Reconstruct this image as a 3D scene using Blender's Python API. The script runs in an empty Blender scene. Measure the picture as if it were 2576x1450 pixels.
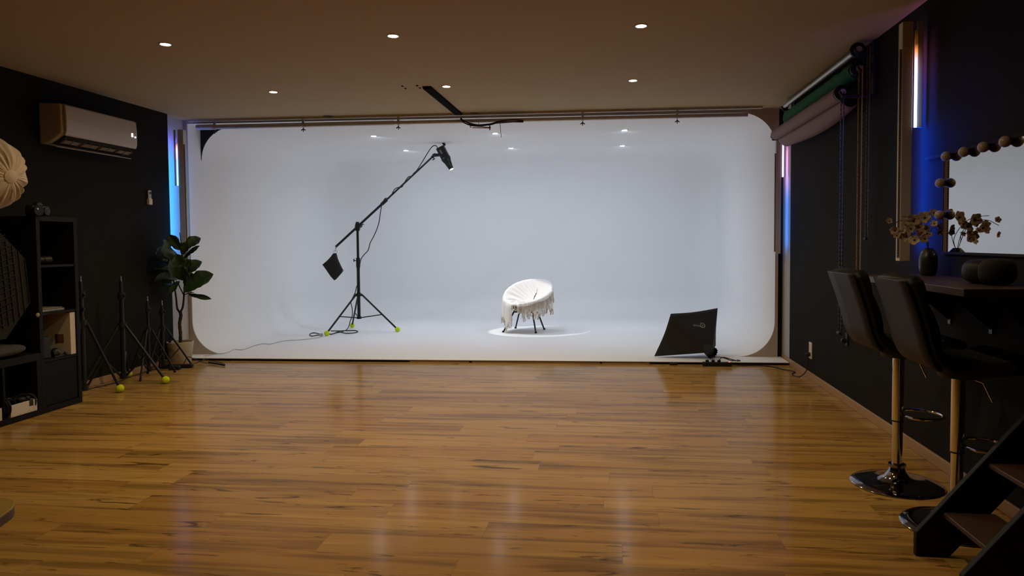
import bpy, bmesh, math, random
from mathutils import Vector, Matrix
random.seed(7)
sc = bpy.context.scene
COL = sc.collection
PI = math.pi

# ---------------------------------------------------------------- camera, world, exposure
W_PX, H_PX = 2576, 1450
F, YAW, PIT, ROL, DY, DX = 1802.64, .1115, .0417, -.0074, -42.5, 43.15
CAM = Vector((0, 0, 1.30))
_fw = Vector((-math.sin(YAW)*math.cos(PIT), math.cos(YAW)*math.cos(PIT), -math.sin(PIT)))
_r0 = Vector((math.cos(YAW), math.sin(YAW), 0)); _u0 = _r0.cross(_fw)
_r = _r0*math.cos(ROL)+_u0*math.sin(ROL); _u = -_r0*math.sin(ROL)+_u0*math.cos(ROL)
cd = bpy.data.cameras.new('camera'); cam = bpy.data.objects.new('camera', cd); COL.objects.link(cam)
m = Matrix((_r, _u, -_fw)).transposed().to_4x4(); m.translation = CAM; cam.matrix_world = m
cd.sensor_width = 36; cd.lens = F/W_PX*36
cd.shift_x = -DX/W_PX; cd.shift_y = DY/W_PX
cd.clip_start = .05; cd.clip_end = 100
sc.camera = cam
world = bpy.data.worlds.new('world'); sc.world = world; world.use_nodes = True
world.node_tree.nodes['Background'].inputs[0].default_value = (.5, .42, .35, 1)
world.node_tree.nodes['Background'].inputs[1].default_value = 0.0
sc.view_settings.view_transform = 'Standard'; sc.view_settings.look = 'None'
sc.view_settings.gamma = 1; sc.view_settings.use_curve_mapping = False
sc.view_settings.exposure = 0.0
sc.cycles.use_denoising = True
sc.cycles.max_bounces = 10; sc.cycles.diffuse_bounces = 8; sc.cycles.glossy_bounces = 6
sc.cycles.caustics_reflective = False; sc.cycles.caustics_refractive = False
sc.cycles.sample_clamp_indirect = 6
ROOM_LAMP = (1.0, .75, .40); ROOM_POWER = 65      # watts, each recessed lamp over the wooden floor
COVE_LAMP = (.80, .94, 1.15); COVE_POWER = 36.5    # watts, recessed lamps over the white cove
SNOOT_POWER = 98

def ray(x, y):
    return _fw + _r*((x-W_PX/2-DX)/F) - _u*((y-H_PX/2-DY)/F)
def onp(x, y, ax, v):
    d = ray(x, y); return CAM + d*((v-CAM[ax])/d[ax])
def atY(x, y, v): return onp(x, y, 1, v)
def atZ(x, y, v=0.0): return onp(x, y, 2, v)
def atX(x, y, v): return onp(x, y, 0, v)

# ---------------------------------------------------------------- materials
MATS = {}
class N:
    def __init__(s, m): s.t = m.node_tree; s.n = s.t.nodes; s.l = s.t.links
    def add(s, typ, **kw):
        o = s.n.new(typ)
        for k, v in kw.items():
            if k.startswith('i_'): o.inputs[int(k[2:]) if k[2:].isdigit() else k[2:].replace('_', ' ')].default_value = v
            else: setattr(o, k, v)
        return o
    def math(s, op, a, b=None, c=None):
        o = s.n.new('ShaderNodeMath'); o.operation = op
        for i, v in enumerate((a, b, c)):
            if v is None: continue
            if isinstance(v, (int, float)): o.inputs[i].default_value = v
            else: s.l.new(v, o.inputs[i])
        return o.outputs[0]
    def mix(s, fac, a, b, mode='MIX'):
        o = s.n.new('ShaderNodeMix'); o.data_type = 'RGBA'; o.blend_type = mode
        for i, v in ((0, fac), (6, a), (7, b)):
            if isinstance(v, (int, float)): o.inputs[i].default_value = v
            elif isinstance(v, (tuple, list)): o.inputs[i].default_value = (*v[:3], 1)
            else: s.l.new(v, o.inputs[i])
        return o.outputs[2]
def mat(name, col, rough=.5, metal=0, var=.08, scale=8, bump=0, bscale=60, spec=.5, coat=0, sheen=0, trans=0):
    if name in MATS: return MATS[name]
    m = bpy.data.materials.new(name); m.use_nodes = True; n = N(m)
    b = n.n['Principled BSDF']
    b.inputs['Roughness'].default_value = rough; b.inputs['Metallic'].default_value = metal
    b.inputs['Specular IOR Level'].default_value = spec
    b.inputs['Coat Weight'].default_value = coat; b.inputs['Sheen Weight'].default_value = sheen
    tc = n.add('ShaderNodeTexCoord')
    nz = n.add('ShaderNodeTexNoise'); nz.inputs['Scale'].default_value = scale; nz.inputs['Detail'].default_value = 4
    n.l.new(tc.outputs['Object'], nz.inputs['Vector'])
    f = n.math('MULTIPLY', nz.outputs['Fac'], 1.0)
    c = n.mix(f, tuple(max(0, x*(1-var)) for x in col), tuple(min(1, x*(1+var)) for x in col))
    n.l.new(c, b.inputs['Base Color'])
    if trans: b.inputs['Transmission Weight'].default_value = trans
    if bump:
        n2 = n.add('ShaderNodeTexNoise'); n2.inputs['Scale'].default_value = bscale
        n.l.new(tc.outputs['Object'], n2.inputs['Vector'])
        bp = n.add('ShaderNodeBump'); bp.inputs['Strength'].default_value = bump; bp.inputs['Distance'].default_value = .004
        n.l.new(n2.outputs['Fac'], bp.inputs['Height']); n.l.new(bp.outputs['Normal'], b.inputs['Normal'])
    MATS[name] = m; return m
def emit(name, col, strength):
    if name in MATS: return MATS[name]
    m = bpy.data.materials.new(name); m.use_nodes = True; n = N(m)
    b = n.n['Principled BSDF']; b.inputs['Base Color'].default_value = (.02, .02, .02, 1)
    b.inputs['Emission Color'].default_value = (*col, 1); b.inputs['Emission Strength'].default_value = strength
    MATS[name] = m; return m
def led(name, z0, z1, stops, strength):
    """a lamp whose own diodes change colour along its length (object height z0 to z1)"""
    m = bpy.data.materials.new(name); m.use_nodes = True; n = N(m)
    b = n.n['Principled BSDF']; b.inputs['Base Color'].default_value = (.1, .1, .1, 1)
    g = n.add('ShaderNodeTexCoord'); s = n.add('ShaderNodeSeparateXYZ'); n.l.new(g.outputs['Object'], s.inputs[0])
    mr = n.add('ShaderNodeMapRange'); mr.inputs[1].default_value = z0; mr.inputs[2].default_value = z1
    n.l.new(s.outputs[2], mr.inputs[0])
    r = n.add('ShaderNodeValToRGB'); n.l.new(mr.outputs[0], r.inputs[0])
    e = r.color_ramp.elements
    while len(e) > 1: e.remove(e[-1])
    e[0].position = stops[0][0]; e[0].color = (*stops[0][1], 1)
    for p, c in stops[1:]:
        k = e.new(p); k.color = (*c, 1)
    n.l.new(r.outputs[0], b.inputs['Emission Color']); b.inputs['Emission Strength'].default_value = strength
    return m

def floor_material():
    m = bpy.data.materials.new('oak_laminate'); m.use_nodes = True; n = N(m); b = n.n['Principled BSDF']
    g = n.add('ShaderNodeNewGeometry'); s = n.add('ShaderNodeSeparateXYZ'); n.l.new(g.outputs['Position'], s.inputs[0])
    x, y = s.outputs[0], s.outputs[1]
    PW, PL = .19, 1.29
    yr = n.math('DIVIDE', y, PW); row = n.math('FLOOR', yr); fy = n.math('FRACT', yr)
    wn = n.add('ShaderNodeTexWhiteNoise', noise_dimensions='1D'); n.l.new(row, wn.inputs['W'])
    xo = n.math('ADD', n.math('DIVIDE', x, PL), wn.outputs['Value']); coln = n.math('FLOOR', xo); fx = n.math('FRACT', xo)
    cb = n.add('ShaderNodeCombineXYZ'); n.l.new(row, cb.inputs[0]); n.l.new(coln, cb.inputs[1])
    w2 = n.add('ShaderNodeTexWhiteNoise', noise_dimensions='3D'); n.l.new(cb.outputs[0], w2.inputs['Vector'])
    pid = w2.outputs['Value']
    off = n.math('MULTIPLY', pid, 37.0)
    def stretched(sx, sy, scale, det=4, dist=0.0, rough=.55):
        c = n.add('ShaderNodeCombineXYZ'); n.l.new(n.math('MULTIPLY', x, sx), c.inputs[0]); n.l.new(n.math('MULTIPLY', y, sy), c.inputs[1]); n.l.new(off, c.inputs[2])
        t = n.add('ShaderNodeTexNoise'); t.inputs['Scale'].default_value = scale; t.inputs['Detail'].default_value = det
        t.inputs['Distortion'].default_value = dist; t.inputs['Roughness'].default_value = rough
        n.l.new(c.outputs[0], t.inputs['Vector']); return t.outputs['Fac']
    def rng(v, a, bb, c=0.0, d=1.0):
        o = n.add('ShaderNodeMapRange', interpolation_type='SMOOTHSTEP'); n.l.new(v, o.inputs[0])
        for i, k in enumerate((a, bb, c, d)): o.inputs[i+1].default_value = k
        return o.outputs[0]
    base = n.mix(pid, (.36, .205, .055), (.46, .28, .088))
    red = n.math('GREATER_THAN', n.math('FRACT', n.math('MULTIPLY', pid, 7.31)), .78)
    base = n.mix(n.math('MULTIPLY', red, .40), base, (.34, .165, .036))
    broad = rng(stretched(.75, 12, 1.05, 4, .4), .44, .66)
    base = n.mix(n.math('MULTIPLY', broad, .66), base, (.13, .068, .022))
    fine = rng(stretched(1.6, 60, 1.2, 5, .4), .38, .72)
    base = n.mix(n.math('MULTIPLY', fine, .15), base, (.22, .11, .024))
    light = rng(stretched(.7, 14, 1.3, 3, .2), .53, .7)
    base = n.mix(n.math('MULTIPLY', light, .35), base, (.58, .37, .10))
    knots = rng(stretched(2.9, 22, 1.0, 5, 1.2), .585, .70)
    base = n.mix(n.math('MULTIPLY', knots, .85), base, (.06, .030, .010))
    ex = n.math('MULTIPLY', n.math('MINIMUM', fx, n.math('SUBTRACT', 1.0, fx)), PL)
    ey = n.math('MULTIPLY', n.math('MINIMUM', fy, n.math('SUBTRACT', 1.0, fy)), PW)
    gap = n.math('LESS_THAN', n.math('MINIMUM', ex, ey), .0011)
    base = n.mix(n.math('MULTIPLY', gap, .45), base, (.10, .055, .03))
    n.l.new(base, b.inputs['Base Color'])
    ro = rng(stretched(2.0, 30, 2.0, 3), .3, .7, .13, .19); n.l.new(ro, b.inputs['Roughness'])
    b.inputs['Specular IOR Level'].default_value = .05
    bp = n.add('ShaderNodeBump'); bp.inputs['Strength'].default_value = .12; bp.inputs['Distance'].default_value = .001
    n.l.new(n.math('SUBTRACT', stretched(1.6, 60, 1.2, 5, .4), n.math('MULTIPLY', gap, 1.0)), bp.inputs['Height']); n.l.new(bp.outputs['Normal'], b.inputs['Normal'])
    return m
def wood(name, a, bcol, sx=1, sy=1, sz=1, rough=.45):
    m = bpy.data.materials.new(name); m.use_nodes = True; n = N(m); b = n.n['Principled BSDF']
    tc = n.add('ShaderNodeTexCoord'); mp = n.add('ShaderNodeMapping'); mp.inputs['Scale'].default_value = (sx, sy, sz)
    n.l.new(tc.outputs['Object'], mp.inputs[0]); t = n.add('ShaderNodeTexNoise'); t.inputs['Scale'].default_value = 3; t.inputs['Detail'].default_value = 5
    n.l.new(mp.outputs[0], t.inputs['Vector']); n.l.new(n.mix(t.outputs['Fac'], a, bcol), b.inputs['Base Color']); b.inputs['Roughness'].default_value = rough
    MATS[name] = m; return m

M_FLOOR = floor_material()
M_CEIL = mat('ceiling_paint', (.45, .345, .19), .85, var=.03, scale=1.5, bump=.05, bscale=30)
M_DARK = mat('charcoal_wall_paint', (.014, .0135, .0125), .85, var=.06, scale=3, bump=.08, bscale=90, spec=.1)
M_WHITE = mat('white_wall_paint', (.44, .41, .40), .8, var=.03, scale=4, bump=.05, bscale=80)
M_VINYL = mat('white_cove_paint', (.85, .85, .85), .55, var=.02, scale=1.2, spec=.3)
M_MDF = mat('beige_board', (.44, .37, .31), .8, var=.10, scale=12, bump=.05)
M_BLACK = mat('matte_black', (.010, .010, .0105), .6, var=.15, scale=20, spec=.2)
M_VOID = mat('dark_void_stand_in', (.006, .006, .006), .9)
M_BMETAL = mat('black_metal', (.013, .013, .014), .42, var=.1, scale=30, spec=.35)
M_BPLAST = mat('black_plastic', (.014, .014, .014), .5, var=.1, scale=30, spec=.3)
M_CHROME = mat('chrome', (.78, .76, .74), .09, metal=1, var=.02)
M_STEEL = mat('steel', (.45, .44, .43), .32, metal=1, var=.05)
M_ALU = mat('brushed_aluminium', (.50, .48, .46), .45, metal=.8, var=.06, scale=20)
M_BFAB = mat('black_nylon', (.020, .020, .021), .8, var=.2, scale=40, bump=.2, bscale=300, spec=.25)
M_TENNIS = mat('tennis_felt', (.62, .78, .03), .95, var=.1, scale=60, bump=.6, bscale=200, spec=.1)
M_BASEB = wood('skirting_oak', (.42, .27, .14), (.33, .20, .10), 3, 1, 20)
M_CREAM = mat('cream_plastic', (.62, .56, .48), .35, var=.03)
M_ACW = mat('white_air_unit_plastic', (.44, .37, .31), .35, var=.03, scale=3)
M_SHELF = mat('black_brown_laminate', (.009, .0083, .008), .6, var=.15, scale=10, spec=.15)
M_TREAD = wood('walnut_tread', (.075, .038, .024), (.04, .02, .014), 12, 2, 2)
M_COUNTER = wood('walnut_counter', (.055, .030, .023), (.032, .019, .015), 10, 2, 2)
M_LEATHER = mat('black_leatherette', (.009, .0085, .0085), .5, var=.12, scale=14, bump=.12, bscale=120, spec=.2)

# ---------------------------------------------------------------- mesh building
class MB:
    def __init__(s): s.b = bmesh.new()
    def verts(s, pts): return [s.b.verts.new(p) for p in pts]
    def face(s, vs):
        try: return s.b.faces.new(vs)
        except ValueError: return None
    def hexa(s, p):
        v = s.verts(p)
        for f in ((0, 3, 2, 1), (4, 5, 6, 7), (0, 1, 5, 4), (1, 2, 6, 5), (2, 3, 7, 6), (3, 0, 4, 7)): s.face([v[i] for i in f])
        return s
    def box(s, x0, x1, y0, y1, z0, z1):
        return s.hexa([(x0, y0, z0), (x1, y0, z0), (x1, y1, z0), (x0, y1, z0), (x0, y0, z1), (x1, y0, z1), (x1, y1, z1), (x0, y1, z1)])
    def obox(s, c, ax, h):
        c = Vector(c); ax = [Vector(a).normalized() for a in ax]
        P = [c + ax[0]*h[0]*i + ax[1]*h[1]*j + ax[2]*h[2]*k for k in (-1, 1) for i, j in ((-1, -1), (1, -1), (1, 1), (-1, 1))]
        return s.hexa(P)
    def ring(s, c, t, r, n, ref=None):
        t = Vector(t).normalized(); a = ref or (Vector((0, 0, 1)) if abs(t.z) < .9 else Vector((1, 0, 0)))
        u = t.cross(a).normalized(); w = t.cross(u)
        return [s.b.verts.new(Vector(c)+(u*math.cos(2*PI*i/n)+w*math.sin(2*PI*i/n))*r) for i in range(n)]
    def bridge(s, A, B):
        n = len(A)
        for i in range(n): s.face((A[i], A[(i+1) % n], B[(i+1) % n], B[i]))
    def cyl(s, p0, p1, r0, r1=None, n=16, caps=True):
        r1 = r0 if r1 is None else r1; t = Vector(p1)-Vector(p0)
        A = s.ring(p0, t, r0, n); B = s.ring(p1, t, r1, n); s.bridge(A, B)
        if caps: s.face(A[::-1]); s.face(B)
        return s
    def tube(s, pts, r, n=8, closed=False, caps=True):
        pts = [Vector(p) for p in pts]; R = []; k = len(pts); ref = None
        for i, p in enumerate(pts):
            a = pts[i-1] if (i or closed) else p; b = pts[(i+1) % k] if (i < k-1 or closed) else p
            t = (b-a).normalized() if (b-a).length > 1e-9 else Vector((0, 0, 1))
            if ref is None: ref = Vector((0, 0, 1)) if abs(t.z) < .9 else Vector((1, 0, 0))
            u = t.cross(ref).normalized(); w = u.cross(t).normalized(); ref = w
            rr = r[i] if isinstance(r, (list, tuple)) else r
            R.append([s.b.verts.new(p+(u*math.cos(2*PI*j/n)+w*math.sin(2*PI*j/n))*rr) for j in range(n)])
        for i in range(k-1): s.bridge(R[i], R[i+1])
        if closed: s.bridge(R[-1], R[0])
        elif caps: s.face(R[0][::-1]); s.face(R[-1])
        return s
    def lathe(s, o, axis, prof, n=32, caps=True):
        """prof: (distance along axis, radius)"""
        o = Vector(o); axis = Vector(axis).normalized(); R = []
        for h, r in prof: R.append(s.ring(o+axis*h, axis, max(r, 1e-4), n))
        for a, b in zip(R, R[1:]): s.bridge(a, b)
        if caps: s.face(R[0][::-1]); s.face(R[-1])
        return s
    def ball(s, c, r, seg=16, rings=10, sc=(1, 1, 1)):
        m_ = Matrix.Translation(Vector(c)) @ Matrix.Diagonal((*sc, 1)); bmesh.ops.create_uvsphere(s.b, u_segments=seg, v_segments=rings, radius=r, matrix=m_); return s
    def grid(s, fn, nu, nv, wrap=False):
        V = [[s.b.verts.new(fn(i/(nu if wrap else nu-1), j/(nv-1))) for j in range(nv)] for i in range(nu)]
        for i in range(nu if wrap else nu-1):
            for j in range(nv-1):
                a = V[i]; b = V[(i+1) % nu]; s.face((a[j], b[j], b[j+1], a[j+1]))
        return V
    def prism(s, poly, d):
        """poly: list of 3d points, d: extrusion vector"""
        A = s.verts(poly); B = s.verts([Vector(p)+Vector(d) for p in poly]); s.face(A[::-1]); s.face(B); s.bridge(A, B); return s
    def torus(s, c, axis, R, r, n=32, k=8, a0=0, a1=2*PI):
        axis = Vector(axis).normalized(); a = Vector((0, 0, 1)) if abs(axis.z) < .9 else Vector((1, 0, 0))
        u = axis.cross(a).normalized(); w = axis.cross(u); full = abs(a1-a0-2*PI) < 1e-6
        pts = [Vector(c)+(u*math.cos(a0+(a1-a0)*i/n)+w*math.sin(a0+(a1-a0)*i/n))*R for i in range(n if full else n+1)]
        return s.tube(pts, r, k, closed=full)
    def build(s, name, m, parent=None, bevel=0, smooth=True, solid=0, sub=0, seg=2, angle=38):
        o0 = Vector(parent['_o']) if parent is not None else Vector((0, 0, 0))
        if parent is None:
            # a lone thing keeps its origin at the middle of its foot
            zs = [v.co for v in s.b.verts]
            o0 = Vector(((min(v.x for v in zs)+max(v.x for v in zs))/2, (min(v.y for v in zs)+max(v.y for v in zs))/2, min(v.z for v in zs)))
        for v in s.b.verts: v.co -= o0
        bmesh.ops.recalc_face_normals(s.b, faces=s.b.faces)
        me = bpy.data.meshes.new(name); s.b.to_mesh(me); s.b.free()
        for k in (m if isinstance(m, (list, tuple)) else [m]): me.materials.append(k)
        if smooth:
            for p in me.polygons: p.use_smooth = True
            me.set_sharp_from_angle(angle=math.radians(angle))
        o = bpy.data.objects.new(name, me); COL.objects.link(o)
        if parent is not None: o.parent = parent
        else: o.location = o0
        o['_o'] = tuple(o0)
        if solid: q = o.modifiers.new('solid', 'SOLIDIFY'); q.thickness = solid; q.offset = 0
        if bevel: q = o.modifiers.new('bevel', 'BEVEL'); q.width = bevel; q.segments = seg; q.limit_method = 'ANGLE'
        if sub: q = o.modifiers.new('sub', 'SUBSURF'); q.levels = sub; q.render_levels = sub
        return o
def tag(o, label, cat, group=None):
    o['label'] = label; o['category'] = cat
    if group: o['group'] = group
    return o
def thing(name, label, cat, loc=(0, 0, 0), group=None):
    o = bpy.data.objects.new(name, None); COL.objects.link(o); o.location = loc; o['_o'] = tuple(loc); o.empty_display_size = .1
    return tag(o, label, cat, group)
def struct(o):
    o['kind'] = 'structure'; return o
def copy_tree(o, loc, label=None):
    r = o.copy(); COL.objects.link(r); r.location = loc
    if label: r['label'] = label
    for c in list(o.children):
        k = c.copy(); COL.objects.link(k); k.parent = r
        for d in list(c.children):
            e = d.copy(); COL.objects.link(e); e.parent = k
    return r
def bez(pts, n=8):
    """smooth path through points (Catmull-Rom)"""
    P = [Vector(p) for p in pts]; P = [P[0]*2-P[1]]+P+[P[-1]*2-P[-2]]; out = []
    for i in range(1, len(P)-2):
        for k in range(n):
            t = k/n; a, b, c, d = P[i-1:i+3]
            out.append(.5*((2*b)+(c-a)*t+(2*a-5*b+4*c-d)*t*t+(3*b-a-3*c+d)*t**3))
    out.append(P[-2]); return out

# ---------------------------------------------------------------- room shell
XL, XR, H, Y0 = -4.72, 1.86, 2.697, -1.6
struct(MB().box(-5.2, 2.3, Y0, 8.6, -.10, 0).build('floor', M_FLOOR, smooth=False))
struct(MB().box(-5.2, 2.3, Y0, 8.05, H, H+.12).build('ceiling', M_CEIL, smooth=False))
b = MB(); b.box(-5.0, XL, Y0, 7.29, 0, H); n_d = len(b.b.faces); b.box(-5.05, -4.80, 7.29, 7.75, 0, H)
wl = struct(b.build('wall_left', [M_DARK, M_WHITE], smooth=False))
for p in wl.data.polygons: p.material_index = 0 if p.index < n_d else 1
b = MB(); b.box(XR, 2.1, Y0, 7.67, 0, H); n_d = len(b.b.faces); b.box(XR, 2.1, 7.67, 8.2, 0, H)
wr = struct(b.build('wall_right', [M_DARK, M_WHITE], smooth=False))
for p in wr.data.polygons: p.material_index = 0 if p.index < n_d else 1
struct(MB().box(-5.2, 2.3, Y0-.15, Y0, 0, H).build('wall_front', M_DARK, smooth=False))
struct(MB().box(XL, XL+.014, Y0, 7.27, 0, .065).build('baseboard_left', M_BASEB, bevel=.003))
struct(MB().box(XR-.014, XR, Y0, 7.95, 0, .065).build('baseboard_right', M_BASEB, bevel=.003))

# the white cove: a box with every inner edge rounded
CX0, CX1, CZ0, CZ1, CYF, CYB, CR = -4.76, 1.775, .03, 2.66, 7.90, 12.35, .38
def shear(x, yl): return yl + .037*x
def cove_ring(inset, corner_tl=True):
    x0, x1, z0, z1 = CX0+inset, CX1-inset, CZ0+inset, CZ1-inset; r = max(CR-inset, 1e-3); K = 12; P = []
    for k, (cx, cz, a) in enumerate(((x1-r, z0+r, -90), (x1-r, z1-r, 0), (x0+r, z1-r, 90), (x0+r, z0+r, 180))):
        for i in range(K+1):
            t = math.radians(a+90*i/K)
            if k == 2 and not corner_tl:   # square corner
                c_, s_ = math.cos(t), math.sin(t); q = max(abs(c_), abs(s_)); P.append((cx+r*c_/q, cz+r*s_/q))
            else: P.append((cx+r*math.cos(t), cz+r*math.sin(t)))
        nx = 14 if k in (1, 3) else 6    # subdivide the straight run to the next corner
        nxt = {0: (x1, z1-r), 1: (x0+r, z1), 2: (x0, z0+r), 3: (x1-r, z0)}[k]; la = P[-1]
        for i in range(1, nx): P.append((la[0]+(nxt[0]-la[0])*i/nx, la[1]+(nxt[1]-la[1])*i/nx))
    return P
b = MB(); rings = []
YSTEP = 8.17
for yl, ins, tl in [(CYF, 0, False), (YSTEP, 0, False)]:
    rings.append([b.b.verts.new((x, shear(x, yl), z)) for x, z in cove_ring(ins, tl)])
rr = []
for yl in (YSTEP+.0005, 8.6, 9.2, 9.8, 10.4, 11.0, 11.5, CYB-CR): rr.append((yl, 0))
for i in range(1, 13):
    t = math.radians(90*i/12); rr.append((CYB-CR+CR*math.sin(t), CR*(1-math.cos(t))*.999))
for yl, ins in rr: rings.append([b.b.verts.new((x, shear(x, yl), z)) for x, z in cove_ring(ins)])
b.bridge(rings[0], rings[1])
for i in range(len(rings[0])):
    j = (i+1) % len(rings[0])
    if not 44 <= i <= 55: b.face((rings[1][i], rings[1][j], rings[2][j], rings[2][i]))
for A, B_ in zip(rings[2:], rings[3:]): b.bridge(A, B_)
b.face(rings[-1])
cove = struct(b.build('wall_back', M_VINYL, angle=60))
# corner boards that close the square front round the opening
def corner_board(name, cx, cz, a, outx, outz, y, mtl, extra=None):
    P = [(outx, shear(outx, y), outz)]
    arc = [(cx+CR*math.cos(math.radians(a+90*i/12)), cz+CR*math.sin(math.radians(a+90*i/12))) for i in range(13)]
    P += [(x, shear(x, y), z) for x, z in arc]
    return struct(MB().prism(P, (0, -.012, 0)).build(name, mtl, smooth=False))
corner_board('trim_1', CX0+CR, CZ0+CR, 180, CX0, CZ0, CYF, M_MDF)
corner_board('trim_2', CX1-CR, CZ0+CR, 270, CX1, CZ0, CYF, M_MDF)
corner_board('trim_3', CX1-CR, CZ1-CR, 0, CX1, CZ1, CYF, M_MDF)
corner_board('trim_4', CX0+CR, CZ1-CR, 90, CX0, CZ1, YSTEP-.001, M_VOID)  # black sheet stands in for the dark void behind this corner
y_ = shear(CX0, CYF); struct(MB().box(CX0-.035, CX0-.0005, y_-.012, y_-.0005, CZ0, H).build('trim_5', M_MDF, smooth=False))
y_ = shear(CX1, CYF); struct(MB().box(CX1+.0005, CX1+.03, y_-.012, y_-.0005, CZ0, H).build('trim_6', M_MDF, smooth=False))
struct(MB().box(CX1+.02, XR, y_+.03, y_+.05, 0, H).build('trim_7', M_VOID, smooth=False))  # black strip stands in for the dark gap between frame and wall
struct(MB().box(CX0-.3, CX0-.03, 7.75, 7.78, 0, H).build('trim_8', M_VOID, smooth=False))  # same on the left: gap darkness given by a black sheet
P = [(CX0, shear(CX0, CYF)-.02, CZ1), (CX1+.03, shear(CX1, CYF)-.02, CZ1), (CX1+.03, shear(CX1, CYF), CZ1), (CX0, shear(CX0, CYF), CZ1)]
struct(MB().prism(P, (0, 0, H-CZ1)).build('trim_9', M_WHITE, smooth=False))
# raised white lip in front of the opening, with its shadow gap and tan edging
def lip(x0, x1, ya, yb, z0, z1, name, mtl):
    f = lambda x, k: 7.555+.0205*x+k
    return struct(MB().hexa([(x0, f(x0, ya), z0), (x1, f(x1, ya), z0), (x1, shear(x1, CYF)+yb, z0), (x0, shear(x0, CYF)+yb, z0),
                             (x0, f(x0, ya), z1), (x1, f(x1, ya), z1), (x1, shear(x1, CYF)+yb, z1), (x0, shear(x0, CYF)+yb, z1)]).build(name, mtl, smooth=False))
lip(-4.79, 1.838, 0, 0.0, .024, .0305, 'trim_10', M_VINYL)
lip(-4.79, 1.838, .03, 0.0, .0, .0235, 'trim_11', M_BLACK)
f_ = lambda x: 7.555+.0205*x
for i, (xa, xb) in enumerate([(-2.15, -1.50), (-1.47, -.1), (-.08, .42)]):
    struct(MB().hexa([(xa, f_(xa)+.008, 0), (xb, f_(xb)+.008, 0), (xb, f_(xb)+.022, 0), (xa, f_(xa)+.022, 0), (xa, f_(xa)+.008, .015), (xb, f_(xb)+.008, .015), (xb, f_(xb)+.022, .015), (xa, f_(xa)+.022, .015)]).build('trim_%d' % (12+i), M_BASEB, smooth=False))

# ---------------------------------------------------------------- recessed ceiling lamps
M_RIM = mat('downlight_rim', (.25, .22, .20), .4, var=.02)
M_LROOM = emit('warm_lamp', (1, .86, .70), 40)
M_LCOVE = emit('cool_lamp', (.95, .98, 1), 110)
def downlight(x, y, z, label, group, lm, r=.032, power=0, col=(1, 1, 1), cone=130, tilt=0):
    t = thing('ceiling_light', label, 'ceiling light', (x, y, z), group)
    MB().lathe((x, y, z), (0, 0, -1), [(-.001, r+.012), (.003, r+.012), (.004, r+.004), (.001, r+.002)], 32).build('rim', M_RIM, t)
    MB().lathe((x, y, z), (0, 0, -1), [(.002, .0005), (.0045, .0005), (.0045, r), (.002, r)], 32, False).build('bulb', lm, t)
    if power:
        L = bpy.data.lights.new('lamp_beam', 'SPOT'); L.energy = power; L.color = col; L.spot_size = math.radians(cone); L.spot_blend = 1; L.shadow_soft_size = r
        o = bpy.data.objects.new('lamp_beam', L); COL.objects.link(o); o.parent = t; o.location = (0, 0, -.008); o.rotation_euler = (math.radians(tilt), 0, 0)
    return t
cols = (-3.08, -1.45, .21); cn = ('left', 'middle', 'right')
first = downlight(cols[0], 4.76, H, 'lit recessed ceiling light nearest the camera, left of its row', 'lit ceiling lights above the wooden floor', M_LROOM, power=ROOM_POWER, col=ROOM_LAMP, cone=164)
for i in (1, 2): copy_tree(first, (cols[i], 4.78, H), 'lit recessed ceiling light nearest the camera, %s of its row' % cn[i])
for i in range(3): copy_tree(first, (cols[i], 6.38, H), 'lit recessed ceiling light in the second row from the camera, %s of three' % cn[i])
for i in (1, 2): copy_tree(first, (cols[i], 3.16, H), 'lit recessed ceiling light above the camera side, over the %s of the floor' % cn[i])
off = downlight(cols[0], 7.68, H, 'unlit dark recessed ceiling spot before the white cove, left of three', 'unlit ceiling spots before the cove', M_BLACK, .05)
for i in (1, 2): copy_tree(off, (cols[i], 7.70+.05*i, H), 'unlit dark recessed ceiling spot before the white cove, %s of three' % cn[i])
cc = (-2.99, -1.42, .19); CZL = CZ1
fc = downlight(cc[0], 8.95, CZL, 'lit spot in the white cove ceiling, front row, left of three', 'lit spots in the cove ceiling', M_LCOVE, power=COVE_POWER, col=COVE_LAMP, cone=172, tilt=23)
for i in (1, 2): copy_tree(fc, (cc[i], 8.97, CZL), 'lit spot in the white cove ceiling, front row, %s of three' % cn[i])
for i in range(3): copy_tree(fc, (cc[i], 10.42, CZL), 'lit spot in the white cove ceiling, back row, %s of three' % cn[i])

# ---------------------------------------------------------------- things on the ceiling
b = MB()
for k in range(5): b.box(-1.662+.0155*k, -1.662+.0155*k+.0125, 6.36, 7.72, H-.022-.003*(k % 2), H-.006)
b.box(-1.665, -1.583, 6.35, 7.73, H-.01, H)
tag(b.build('cable_duct', mat('dull_black', (.010, .010, .010), .95, spec=.05), bevel=.002), 'long black cable duct screwed to the ceiling, running towards the cove', 'cable duct')
for x, y, w_ in ((-1.834, 6.30, 'far from the black duct, nearer the camera'), (-1.834, 6.40, 'far from the black duct, nearer the cove'), (-1.70, 6.30, 'next to the black duct, nearer the camera'), (-1.70, 6.40, 'next to the black duct, nearer the cove')):
    b = MB(); b.cyl((x, y, H-.0045), (x, y, H), .011, .008, 10); b.box(x-.004, x+.012, y-.003, y+.003, H-.009, H-.004)
    tag(b.build('wall_plug', M_BLACK), 'dark ceiling screw plug '+w_, 'screw plug', 'screw plugs in the ceiling by the cable duct')

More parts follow.
